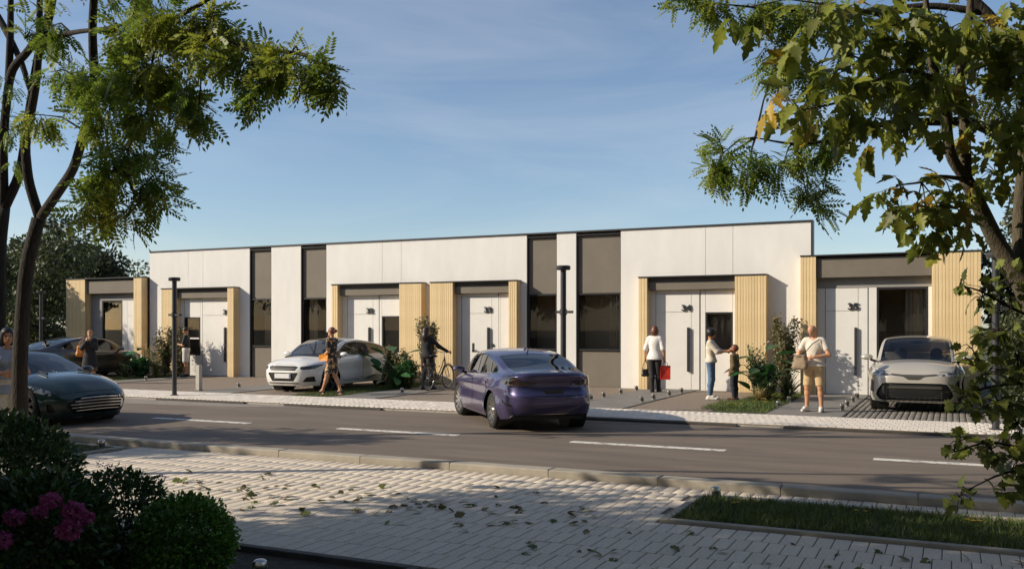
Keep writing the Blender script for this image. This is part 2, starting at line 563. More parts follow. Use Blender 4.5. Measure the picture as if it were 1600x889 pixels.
def window(parent, org, x0, x1, z0, z1, y, curtain=None, depth=0.8, name='window'):
    """dark frame with a pane, a room behind and perhaps a curtain"""
    f = 0.045
    mb = MB(org)
    mb.box(x0, x0 + f, y - 0.03, y + 0.05, z0, z1); mb.box(x1 - f, x1, y - 0.03, y + 0.05, z0, z1)
    mb.box(x0 + f, x1 - f, y - 0.03, y + 0.05, z0, z0 + f); mb.box(x0 + f, x1 - f, y - 0.03, y + 0.05, z1 - f, z1)
    fr = mb.build(name, M_frame, parent)
    mb = MB(org); mb.box(x0 + f, x1 - f, y + 0.005, y + 0.018, z0 + f, z1 - f)
    mb.build('pane', M_pane, fr)
    mb = MB(org)
    mb.add([(x0 - .3, y + depth, z0 - .3), (x1 + .3, y + depth, z0 - .3), (x1 + .3, y + depth, z1 + .2), (x0 - .3, y + depth, z1 + .2),
            (x0, y + .051, z0), (x1, y + .051, z0), (x1, y + .051, z1), (x0, y + .051, z1)],
           [(0,1,2,3), (0,4,5,1), (1,5,6,2), (2,6,7,3), (3,7,4,0)])
    mb.build('room_lining', M_room, fr)
    if curtain:
        c0, c1 = curtain; n = 50; mb = MB(org); vs = []; fs = []
        for i in range(n + 1):
            t = i / n; yy = y + 0.16 + 0.025 * math.sin(t * (c1 - c0) * 75) + 0.01 * math.sin(t * 31)
            xx = c0 + (c1 - c0) * t
            vs += [(xx, yy, z0 + 0.03), (xx, yy, z1 - 0.01)]
        for i in range(n): fs.append((2*i, 2*i+2, 2*i+3, 2*i+1))
        mb.add(vs, fs); mb.build('curtain', M_curt, fr, True)
    return fr

def door(root, org, x0, x1, num, numx, side_right=True, handle_x=None, z_top=2.60):
    """tall white leaf with a groove under the number plate, long dark pull"""
    mb = MB(org); g = 0.006
    zg = 2.11
    hinge = x1 - 0.22 if side_right else x0 + 0.22
    a, b = (x0, hinge - g) if side_right else (hinge + g, x1)
    mb.box(a, b, W - 0.012, W + 0.03, 0.012, zg - g); mb.box(a, b, W - 0.012, W + 0.03, zg + g, z_top)
    c, d = (hinge + g, x1) if side_right else (x0, hinge - g)
    mb.box(c, d, W - 0.012, W + 0.03, 0.012, z_top)
    mb.box(x0, x1, W + 0.012, W + 0.04, 0.012, z_top)
    leaf = mb.build('door', M_doorw, root)
    hx = handle_x
    mb = MB(org)
    mb.box(hx - 0.026, hx + 0.026, W - 0.085, W - 0.0125, 0.50, 1.69)
    mb.build('handle', M_dark, leaf)
    if num: number(leaf, org, num, numx, 2.145, W - 0.012)
    mb = MB(org); mb.box(x0 - 0.012, x0 - 0.002, W - 0.004, W + 0.03, 0, z_top); mb.box(x1 + 0.002, x1 + 0.022, W - 0.004, W + 0.03, 0, z_top)
    mb.build('door_gap', M_dark, leaf)
    return leaf

def house(name, label, x0, x1, panels, bay, bay_curtain, port, dr, side, coping_right=False, z=4.40):
    """white terrace unit: panels, bay with window, timber portal, door"""
    cx_ = (x0 + x1) / 2
    org = (cx_, W, 0)
    root = thing(name, label, 'house', org, 0, 'row houses along the street')
    # walls behind
    wy = W + 0.125
    mb = MB(org)
    if bay:
        zr = 3.46
        mb.box(x0, bay[0] - 0.05, wy, 34, 0, zr); mb.box(bay[1] + 0.05, x1, wy, 34, 0, zr)
        mb.box(bay[0] - 0.05, bay[1] + 0.05, W + 1.1, 34, 0, zr)
        mb.box(bay[0] - 0.05, bay[1] + 0.05, wy, W + 1.1, 3.0, zr)
        mb.box(x0, x1, wy, W + 0.22, zr + 0.002, z - 0.004)
    mb.build('wall', M_grey, root)
    for pl in panels:
        mb = MB(org); mb.xz(pl, W, W + 0.12); mb.build('wall_panel', M_white, root)
    if bay:
        a, b = bay
        mb = MB(org); mb.box(a, b, W + 0.09, W + 0.12, 2.67, z - 0.06); mb.build('upper_panel', M_beige, root)
        mb = MB(org); mb.box(a, b, W + 0.09, W + 0.12, 0.0, 1.03); mb.build('lower_panel', M_beige, root)
        mb = MB(org); mb.box(a, a + 0.03, W + 0.004, W + 0.089, 0, z - 0.06); mb.box(b - 0.012, b, W + 0.004, W + 0.089, 0, z - 0.06)
        mb.box(a + 0.03, b - 0.012, W + 0.004, W + 0.089, z - 0.09, z - 0.06)
        mb.build('bay_trim', M_frame, root)
        window(root, org, a + 0.03, b - 0.012, 1.035, 2.665, W + 0.075, bay_curtain)
    mb = MB(org); mb.box(x0 + 0.001, x1 - 0.001, W - 0.03, W + 0.25, z, z + 0.045); mb.build('roof_coping', M_dark, root)
    if coping_right:
        mb = MB(org); mb.box(x1 + 0.002, x1 + 0.05, W - 0.03, W + 0.25, 3.53, z + 0.045); mb.build('corner_trim', M_dark, root)
    portal(root, org, *port, 3.08, 2.715, 2.925, 0.15)
    # door wall
    lx0, lx1 = port[1], port[2]
    door(root, org, *dr)
    side(root, org)
    return root

def L_left(x0, xs, xp, zt=3.0, z=4.40): return [(x0, 0), (xp, 0), (xp, zt), (xs, zt), (xs, z), (x0, z)]
def L_right(xs, xp, x1, zt=3.0, z=4.40): return [(xs, zt), (xp, zt), (xp, 0), (x1, 0), (x1, z), (xs, z)]
def rect(a, b, c, d): return [(a, c), (b, c), (b, d), (a, d)]
def plate(root, org, name, a, b, z0, z1, m=None, y0=-0.008, y1=0.04):
    mb = MB(org); mb.box(a, b, W + y0, W + y1, z0, z1); return mb.build(name, m or M_doorw, root)

# 34
def side34(root, org):
    plate(root, org, 'door_post', -6.11, -5.985, 0, 2.70)
    plate(root, org, 'side_panel', -5.975, -5.255, 2.10, 2.70); plate(root, org, 'side_panel', -5.975, -5.255, 0, 1.06)
    plate(root, org, 'door_post', -5.245, -5.12, 0, 2.70)
    plate(root, org, 'side_wall', -7.53, -7.36, 0, 2.70); plate(root, org, 'header_panel', -7.345, -6.13, 2.61, 2.72)
    window(root, org, -5.975, -5.255, 1.065, 2.095, W + 0.02, None, 0.7)
house('row_house', 'white house with number 34 and two people standing outside its door', -9.9995, -3.259,
      [rect(-9.9995, -9.71, 0, 4.40), L_left(-8.366, -5.985, -7.6), rect(-5.976, -5.252, 3.0, 4.40), L_right(-5.243, -4.45, -3.259)],
      (-9.71, -8.366), (-8.78, -8.39), (-7.764, -7.51, -5.141, -4.328),
      (-7.345, -6.145, '34', -6.50, True, -6.44), side34, True)
# 33
def side33(root, org):
    plate(root, org, 'door_post', -12.17, -12.13, 0, 2.70)
    plate(root, org, 'side_panel', -12.12, -11.70, 0, 2.70)
    plate(root, org, 'side_wall', -13.58, -13.43, 0, 2.70); plate(root, org, 'header_panel', -13.41, -12.2, 2.61, 2.72)
    mb = MB(org); mb.lathe([(0.0, -0.03), (0.045, -0.03), (0.05, 0.0)], 16, (-12.36, W - 0.012, 1.16), 'y'); mb.build('door_lock', M_dark, root)
    mb = MB(org); mb.box(-13.05, -12.88, W - 0.06, W - 0.045, 0.99, 1.015); mb.box(-13.05, -13.03, W - 0.06, W - 0.011, 0.99, 1.015); mb.box(-13.06, -12.99, W - 0.02, W - 0.011, 0.95, 1.22); mb.build('lever_handle', M_dark, root)
house('row_house', 'white house with number 33 behind the purple sedan', -14.5245, -10.0005,
      [rect(-14.5245, -11.259, 3.0, 4.40), rect(-11.52, -11.259, 0, 2.99), rect(-10.304, -10.0005, 0, 4.40), rect(-14.5245, -14.3, 0, 2.99)],
      (-11.259, -10.304), None, (-14.374, -13.572, -11.714, -11.445),
      (-13.41, -12.18, '33', -12.52, True, -12.50), side33)
# 32
def side32(root, org):
    plate(root, org, 'door_post', -16.38, -16.30, 0, 2.70)
    plate(root, org, 'side_panel', -16.29, -15.50, 2.05, 2.70); plate(root, org, 'side_panel', -16.29, -15.50, 0, 0.9)
    plate(root, org, 'side_wall', -17.80, -17.62, 0, 2.70); plate(root, org, 'header_panel', -17.60, -16.41, 2.61, 2.72)
    window(root, org, -16.29, -15.50, 0.905, 2.045, W + 0.02, (-16.0, -15.8), 0.7)
house('row_house', 'white house with number 32 behind the white sedan', -20.1045, -14.5255,
      [rect(-20.1045, -19.484, 0, 4.40), L_left(-18.446, -16.29, -17.95), rect(-16.28, -15.585, 3.0, 4.40), rect(-15.575, -14.5255, 3.0, 4.40), rect(-14.72, -14.5255, 0, 2.99)],
      (-19.484, -18.446), (-19.3, -18.95), (-18.026, -17.788, -15.474, -14.668),
      (-17.60, -16.405, '32', -16.73, True, -16.74), side32)
# 31
def side31(root, org):
    plate(root, org, 'door_post', -23.86, -23.77, 0, 2.70)
    plate(root, org, 'side_panel', -24.60, -23.87, 2.05, 2.70); plate(root, org, 'side_panel', -24.60, -23.87, 0, 0.7)
    plate(root, org, 'side_wall', -24.80, -24.62, 0, 2.70); plate(root, org, 'header_panel', -23.75, -22.4, 2.61, 2.72)
    f = window(root, org, -24.60, -23.87, 0.705, 2.045, W + 0.02, None, 0.7)
    mb = MB(org); mb.box(-24.55, -23.92, W - 0.008, W + 0.04, 1.28, 1.33); mb.build('window_bar', M_doorw, f)
house('row_house', 'white house with number 31 behind the black lamp post, shrub shadows on its door', -26.288, -20.1055,
      [L_left(-26.288, -24.44, -25.3), rect(-24.43, -23.757, 3.0, 4.40), L_right(-23.747, -22.2, -21.654), rect(-20.716, -20.1055, 0, 4.40)],
      (-21.654, -20.716), (-21.2, -20.75), (-25.432, -24.791, -22.375, -22.098),
      (-23.75, -22.40, '31', -22.66, True, -22.70), side31)

# low end houses: the portal is the whole front
def end_house(label, x0, xa, xb, x1, num, numx, drx, winx, mirror, body0, body1, hx):
    org = ((x0 + x1) / 2, W, 0)
    root = thing('end_house', label, 'house', org, 0, 'row houses along the street')
    mb = MB(org)
    w0, w1 = winx
    mb.box(body0, w0 - 0.02, W + 0.13, 33, 0, 3.47); mb.box(w1 + 0.02, body1, W + 0.13, 33, 0, 3.47)
    mb.box(w0 - 0.02, w1 + 0.02, W + 1.2, 33, 0, 3.47); mb.box(w0 - 0.02, w1 + 0.02, W + 0.13, W + 1.2, 2.95, 3.47)
    mb.build('wall', M_grey, root)
    portal(root, org, x0, xa, xb, x1, 3.52, 2.95, 3.43, 0.10)
    mb = MB(org); mb.box(body0, body1, W + 0.004, 33.1, 3.475, 3.52); mb.build('roof_coping', M_dark, root)
    plate(root, org, 'header_panel', xa - 0.01, xb + 0.01, 2.69, 3.0, M_grey, 0.0)
    d0, d1 = drx
    leaf = door(root, org, d0, d1, num, numx, not mirror, hx, 2.68)
    if not mirror:
        plate(root, org, 'side_wall', xa - 0.01, d0 - 0.015, 0, 2.685)
        plate(root, org, 'door_post', d1 + 0.026, w0 - 0.006, 0, 2.685)
        plate(root, org, 'door_post', w1 + 0.006, xb + 0.01, 0, 2.685)
    else:
        plate(root, org, 'side_wall', d1 + 0.026, xb + 0.01, 0, 2.685)
        plate(root, org, 'door_post', w1 + 0.006, d0 - 0.015, 0, 2.685)
        plate(root, org, 'door_post', xa - 0.01, w0 - 0.006, 0, 2.685, M_grey)
    wn = window(root, org, w0, w1, 0.12, 2.68, W + 0.03, (w0 + 0.55 * (w1 - w0), w1 - 0.05) if not mirror else None, 1.1)
    plate(root, org, 'threshold', w0, w1, 0, 0.115, M_frame)
    return root
end_house('low timber fronted house with number 35 behind the beige crossover', -3.484, -3.094, -0.437, 0.626, '35', -2.24, (-2.90, -1.90), (-1.684, -0.521), False, -3.20, 0.60, -2.18)
end_house('low timber fronted house at the far left beside the trees', -30.287, -29.274, -26.777, -26.375, None, 0, (-27.62, -26.80), (-28.70, -27.66), True, -30.25, -26.30, -26.86)
# ================================================================ CARS
def sp(xs, ys):
    """smooth curve through points (monotone-ish cubic Hermite)"""
    xs = np.asarray(xs, float); ys = np.asarray(ys, float)
    d = np.diff(ys) / np.diff(xs)
    m = np.zeros_like(ys)
    m[1:-1] = np.where(d[:-1] * d[1:] > 0, 2 * d[:-1] * d[1:] / (d[:-1] + d[1:] + 1e-12), 0)
    m[0], m[-1] = d[0], d[-1]
    def f(x):
        x = np.clip(np.asarray(x, float), xs[0], xs[-1])
        i = np.clip(np.searchsorted(xs, x) - 1, 0, len(xs) - 2)
        h = xs[i+1] - xs[i]; t = (x - xs[i]) / h
        return (ys[i] * (2*t**3 - 3*t**2 + 1) + m[i] * h * (t**3 - 2*t**2 + t)
                + ys[i+1] * (-2*t**3 + 3*t**2) + m[i+1] * h * (t**3 - t**2))
    return f

def poly_sd(px, py, poly):
    """signed distance to a polygon, positive inside"""
    P_ = np.asarray(poly, float); n = len(P_)
    d2 = np.full(px.shape, 1e9); ins = np.zeros(px.shape, bool)
    for i in range(n):
        a = P_[i]; b = P_[(i+1) % n]; e = b - a
        wx, wy = px - a[0], py - a[1]
        t = np.clip((wx*e[0] + wy*e[1]) / (e @ e + 1e-12), 0, 1)
        d2 = np.minimum(d2, (wx - e[0]*t)**2 + (wy - e[1]*t)**2)
        c1 = (a[1] > py) != (b[1] > py)
        with np.errstate(divide='ignore', invalid='ignore'):
            xi = a[0] + (py - a[1]) * e[0] / (e[1] if abs(e[1]) > 1e-12 else 1e-12)
        ins ^= c1 & (px < xi)
    return np.where(ins, 1, -1) * np.sqrt(d2)

class SM:
    """triangle surface with per-vertex attributes that can be cut along f = 0"""
    def __init__(s, V, F, A): s.V, s.F, s.A = V, F, A
    @staticmethod
    def weld(V, F, A):
        k = np.round(V, 5)
        _, idx, inv = np.unique(k, axis=0, return_index=True, return_inverse=True)
        inv = inv.reshape(-1)
        F = inv[F]
        ok = (F[:, 0] != F[:, 1]) & (F[:, 1] != F[:, 2]) & (F[:, 0] != F[:, 2])
        return SM(V[idx], F[ok], {n: a[idx] for n, a in A.items()})
    def compact(s):
        u, inv = np.unique(s.F, return_inverse=True)
        return SM(s.V[u], inv.reshape(s.F.shape), {n: a[u] for n, a in s.A.items()})
    def split(s, f):
        f = np.where(np.abs(f) < 1e-6, 1e-6, f)
        F = s.F; pos = f > 0
        cnt = pos[F].sum(1)
        Fin, Fout = [F[cnt == 3]], [F[cnt == 0]]
        mix = F[(cnt == 1) | (cnt == 2)]; mc = cnt[(cnt == 1) | (cnt == 2)]
        if len(mix) == 0:
            e = np.zeros((0, 3), int)
            return SM(s.V, np.vstack(Fin), s.A).compact() if len(Fin[0]) else None, SM(s.V, np.vstack(Fout), s.A).compact() if len(Fout[0]) else None
        lone = np.where(mc[:, None] == 1, pos[mix], ~pos[mix])
        k = lone.argmax(1); r = np.arange(len(mix))
        a, b, c = mix[r, k], mix[r, (k+1) % 3], mix[r, (k+2) % 3]
        def cut(p, q):
            lo, hi = np.minimum(p, q), np.maximum(p, q)
            return lo, hi
        E = np.vstack([np.stack(cut(a, b), 1), np.stack(cut(a, c), 1)])
        U, inv = np.unique(E, axis=0, return_inverse=True); inv = inv.reshape(-1)
        t = f[U[:, 0]] / (f[U[:, 0]] - f[U[:, 1]])
        nv = len(s.V)
        V = np.vstack([s.V, s.V[U[:, 0]] + (s.V[U[:, 1]] - s.V[U[:, 0]]) * t[:, None]])
        A = {n: np.concatenate([x, x[U[:, 0]] + (x[U[:, 1]] - x[U[:, 0]]) * t]) for n, x in s.A.items()}
        ab, ac = nv + inv[:len(a)], nv + inv[len(a):]
        T1 = np.stack([a, ab, ac], 1); T2 = np.vstack([np.stack([ab, b, c], 1), np.stack([ab, c, ac], 1)])
        one = mc == 1; two = np.concatenate([one, one])
        Fin += [T1[one], T2[~two]]; Fout += [T1[~one], T2[two]]
        Fi, Fo = np.vstack(Fin), np.vstack(Fout)
        mk = lambda Q: SM(V, Q, A).compact() if len(Q) else None
        return mk(Fi), mk(Fo)
    def normals(s):
        t = s.V[s.F]; n = np.cross(t[:, 1] - t[:, 0], t[:, 2] - t[:, 0])
        N = np.zeros_like(s.V)
        for i in range(3): np.add.at(N, s.F[:, i], n)
        return N / (np.linalg.norm(N, axis=1, keepdims=True) + 1e-12)
    def offset(s, d):
        return SM(s.V + s.normals() * d, s.F, s.A)
    def build(s, name, m, parent):
        return link(name, mesh(name, s.V, s.F, m, True), parent)

def grid_tris(nu, nv):
    i, j = np.meshgrid(np.arange(nu - 1), np.arange(nv - 1), indexing='ij')
    a = (i * nv + j).ravel(); b = a + nv
    return np.vstack([np.stack([a, b, b + 1], 1), np.stack([a, b + 1, a + 1], 1)])

def mirror_weld(V, F, A, odd=('u', 'ur')):
    V2 = V * np.array([1, -1, 1]); F2 = F[:, ::-1] + len(V)
    A2 = {n: (-a if n in odd else a) for n, a in A.items()}
    return SM.weld(np.vstack([V, V2]), np.vstack([F, F2]), {n: np.concatenate([A[n], A2[n]]) for n in A})

def smooth_chain(Pn, lo, hi, it):
    """relax the section curves around the shoulder index range"""
    for _ in range(it):
        Pn[:, lo:hi] = 0.5 * Pn[:, lo:hi] + 0.25 * (Pn[:, lo-1:hi-1] + Pn[:, lo+1:hi+1])
    return Pn

def tub(c):
    """lower body: horizontal outlines lofted up to the shoulder, then a crowned lid (bonnet and deck)"""
    xf, xr, w = sp(*c['xf']), sp(*c['xr']), sp(*c['w'])
    ze, zb, zc = sp(*c['ze']), sp(*c['zb']), sp(*c['zc'])
    xm, nf, nr = c.get('xm', 0.0), c['nf'], c['nr']
    def pos(phi, z):
        cs, sn = np.cos(phi), np.abs(np.sin(phi))
        n = np.where(cs >= 0, nf, nr)
        ax = np.where(cs >= 0, xf(z) - xm, xm - xr(z))
        return xm + np.sign(cs) * ax * np.abs(cs) ** (2 / n), w(z) * sn ** (2 / n)
    ph = np.linspace(0, math.pi, 4001)
    # warp so that corners get points
    X, Y = pos(ph, np.full(ph.shape, c['zmid']))
    s = np.concatenate([[0], np.cumsum(np.hypot(np.diff(X), np.diff(Y)))])
    NP = 190
    phi = np.interp(np.linspace(0, s[-1], NP), s, ph)
    su = np.linspace(0, s[-1], NP)
    xref = np.interp(phi, ph, X)
    nz, nl = 30, 14
    t = np.linspace(0, 1, nz)
    E_ = ze(xref); B_ = zb(xref)
    Z = B_[:, None] + (E_ - B_)[:, None] * t[None]
    PX, PY = pos(np.repeat(phi[:, None], nz, 1), Z)
    # side sculpting: hollow below the shoulder, arch flares
    if 'sculpt' in c:
        sidew = np.clip(np.abs(PY) / w(Z), 0, 1) ** 6
        for (z0, dz, amp) in c['sculpt']: PY = PY + amp * np.exp(-((Z - z0) / dz) ** 2) * sidew
    for wx in c['axles']:
        dist = np.hypot(PX - wx, Z - c['wr'])
        PY = PY + c.get('flare', 0.018) * np.exp(-((dist - c['arch']) / 0.075) ** 2) * (np.abs(PY) > 0.6 * w(Z))
    ex, ey = PX[:, -1], PY[:, -1]
    a = c.get('spine', 0.55)
    cxs = np.clip(ex, xr(E_[-1]) + a, xf(E_[0]) - a)
    q = np.linspace(0, 1, nl + 1)[1:]
    LX = ex[:, None] + (cxs - ex)[:, None] * q[None]
    LY = ey[:, None] * (1 - q[None])
    LZ = E_[:, None] + (zc(cxs) - E_)[:, None] * (1 - (1 - q[None]) ** c.get('crown', 2.2))
    Pn = np.stack([np.hstack([PX, LX]), np.hstack([PY, LY]), np.hstack([Z, LZ])], -1)
    Pn = smooth_chain(Pn, nz - 5, nz + 3, c.get('round', 10))
    Pn[:, -1, 1] = 0; Pn[0, :, 1] = 0; Pn[-1, :, 1] = 0
    qq = np.hstack([np.zeros((NP, nz)), np.repeat(q[None], NP, 0)])
    u = np.repeat(su[:, None], nz + nl, 1); ur = s[-1] - u
    return mirror_weld(Pn.reshape(-1, 3), grid_tris(NP, nz + nl), {'q': qq.ravel(), 'u': u.ravel(), 'ur': ur.ravel()})

def greenhouse(c):
    """cabin: cross sections along the length from tail to cowl"""
    zt, zb, wb = sp(*c['roof']), sp(*c['belt']), sp(*c['wb'])
    x0, x1 = c['roof'][0][0], c['roof'][0][-1]
    n, ns, nl = 130, 20, 16
    x = np.linspace(x0, x1, n)
    T, B, Wb = zt(x), zb(x), wb(x)
    H = np.maximum(T - B, 0.004)
    ze = B + H * (1 - np.clip(c['crownh'] / np.maximum(H, 0.06), 0, 0.35))
    k = c['lean']
    t = np.linspace(0, 1, ns)
    Z = B[:, None] + (ze - B)[:, None] * t
    Y = Wb[:, None] - k * (Z - B[:, None]) - 0.06 * ((Z - B[:, None]) ** 2)
    q = np.linspace(0, 1, nl + 1)[1:]
    ey = Y[:, -1]
    LY = ey[:, None] * (1 - q); LZ = ze[:, None] + (T - ze)[:, None] * (1 - (1 - q) ** 2.0)
    XX = np.repeat(x[:, None], ns + nl, 1); YY = np.hstack([Y, LY]); ZZ = np.hstack([Z, LZ])
    hf, hr = c['hdr']     # header x front / rear
    wf = np.clip((x - hf) / (x1 - hf), 0, 1) ** 1.0; wr_ = np.clip((hr - x) / (hr - x0), 0, 1)
    bow = (1 - (np.abs(YY) / Wb[:, None]) ** 2)
    XX = XX + c['bow'][0] * bow * wf[:, None] - c['bow'][1] * bow * wr_[:, None]
    Pn = np.stack([XX, YY, ZZ], -1)
    Pn = smooth_chain(Pn, ns - 3, ns + 3, 6)
    Pn[:, -1, 1] = 0
    qq = np.hstack([np.zeros((n, ns)), np.repeat(q[None], n, 0)])
    ye = np.repeat(ey[:, None], ns + nl, 1); xs = np.repeat(x[:, None], ns + nl, 1)
    # orientation: stations go tail->cowl, chain goes up on the left side
    return mirror_weld(Pn.reshape(-1, 3), grid_tris(n, ns + nl)[:, ::-1], {'q': qq.ravel(), 'ye': ye.ravel(), 'xs': xs.ravel()}, ())

M_tyre = mat('tyre_rubber', (0.018, 0.018, 0.018), 0.8, var=0.2, vscale=10)
M_black = mat('black_plastic', (0.012, 0.012, 0.013), 0.45)
M_gloss = mat('gloss_black', (0.01, 0.01, 0.011), 0.12, coat=0.6)
M_alloy = mat('alloy', (0.62, 0.60, 0.57), 0.25, metal=1.0)
M_alloyd = mat('dark_alloy', (0.10, 0.10, 0.10), 0.3, metal=0.8)
M_chrome = mat('chrome', (0.75, 0.74, 0.72), 0.12, metal=1.0)
M_lens = mat('lamp_lens', (0.50, 0.50, 0.50), 0.15, coat=1.0, col2=(0.03, 0.03, 0.035), vscale=13, vlo=.45, vhi=.55)
M_lensd = mat('dark_lamp_lens', (0.03, 0.032, 0.036), 0.08, coat=1.0)
M_tail = mat('tail_lens', (0.016, 0.011, 0.013), 0.08, coat=1.0, col2=(0.05, 0.02, 0.02), vscale=14)
M_plate = mat('number_plate', (0.70, 0.70, 0.68), 0.5, var=0.05, vscale=30)
M_seat = mat('seat_fabric', (0.03, 0.03, 0.032), 0.9, var=0.2, vscale=20)
M_seatl = mat('seat_light', (0.20, 0.18, 0.15), 0.9, var=0.1, vscale=20)
G_car = glass('car_glass', (0.34, 0.35, 0.36), refl=0.03)
G_card = glass('dark_car_glass', (0.10, 0.105, 0.11), refl=0.04)
M_reflect = mat('reflector_red', (0.25, 0.02, 0.02), 0.2, coat=0.5)
def paint(name, col, metal=0.35, rough=0.32):
    return mat(name, col, rough, metal=metal, coat=1.0, var=0.03, vscale=200, spec=0.5)

def wheel(parent, x, y, r, width, rim_r, spokes, m_rim, twin=False, steer=0.0):
    """tyre with rounded shoulders, rim with spokes, hub, brake disc"""
    sgn = 1 if y > 0 else -1
    root = None
    hw = width / 2
    mb = MB()
    mb.lathe([(rim_r, -hw + 0.01), (r - 0.045, -hw), (r - 0.012, -hw + 0.022), (r, -hw + 0.055), (r, hw - 0.055), (r - 0.012, hw - 0.022), (r - 0.045, hw), (rim_r, hw - 0.01)], 44, axis='y', closed=False)
    for k in range(4): pass
    tyre = mb.build('wheel', M_tyre, parent, True, 50)
    tyre.location = (x, y, r); tyre.rotation_euler = (0, 0, (0 if sgn < 0 else math.pi) + steer)
    mb = MB(); rr = rim_r + 0.002
    # outward side is -y in wheel space
    mb.lathe([(rr, -hw + 0.008), (rr - 0.016, -hw + 0.006), (rr - 0.022, -hw + 0.03), (rr - 0.03, hw - 0.02)], 40, axis='y')
    for k in range(spokes):
        g = 2 * math.pi * k / spokes
        for dg in ((-0.10, 0.10) if twin else (0,)):
            w0, w1 = (0.020, 0.016) if twin else (0.036, 0.028)
            a0, a1 = g + dg * 0.5, g + dg * 1.6
            p0 = Vector((math.sin(a0), 0, math.cos(a0))); p1 = Vector((math.sin(a1), 0, math.cos(a1)))
            t0 = Vector((math.cos(a0), 0, -math.sin(a0))); t1 = Vector((math.cos(a1), 0, -math.sin(a1)))
            A0, A1 = p0 * 0.045, p1 * (rr - 0.014)
            yo, yi = -hw + 0.03, -hw + 0.012
            vs = [A0 - t0*w0 + Vector((0, yo, 0)), A0 + t0*w0 + Vector((0, yo, 0)), A1 + t1*w1 + Vector((0, yi, 0)), A1 - t1*w1 + Vector((0, yi, 0))]
            vs += [v + Vector((0, 0.035, 0)) for v in vs]
            mb.add(vs, [(0,1,2,3), (7,6,5,4), (0,4,5,1), (1,5,6,2), (2,6,7,3), (3,7,4,0)])
    mb.lathe([(0.0, -hw + 0.016), (0.05, -hw + 0.018), (0.062, -hw + 0.03), (0.066, hw - 0.05)], 18, axis='y')
    mb.build('rim', m_rim, tyre, True, 30)
    mb = MB(); mb.lathe([(0.06, hw - 0.10), (rr - 0.06, hw - 0.10), (rr - 0.06, hw - 0.07), (rr - 0.035, hw - 0.03), (0.0, hw - 0.03)], 26, axis='y')
    mb.build('brake_disc', M_alloyd, tyre)
    return tyre

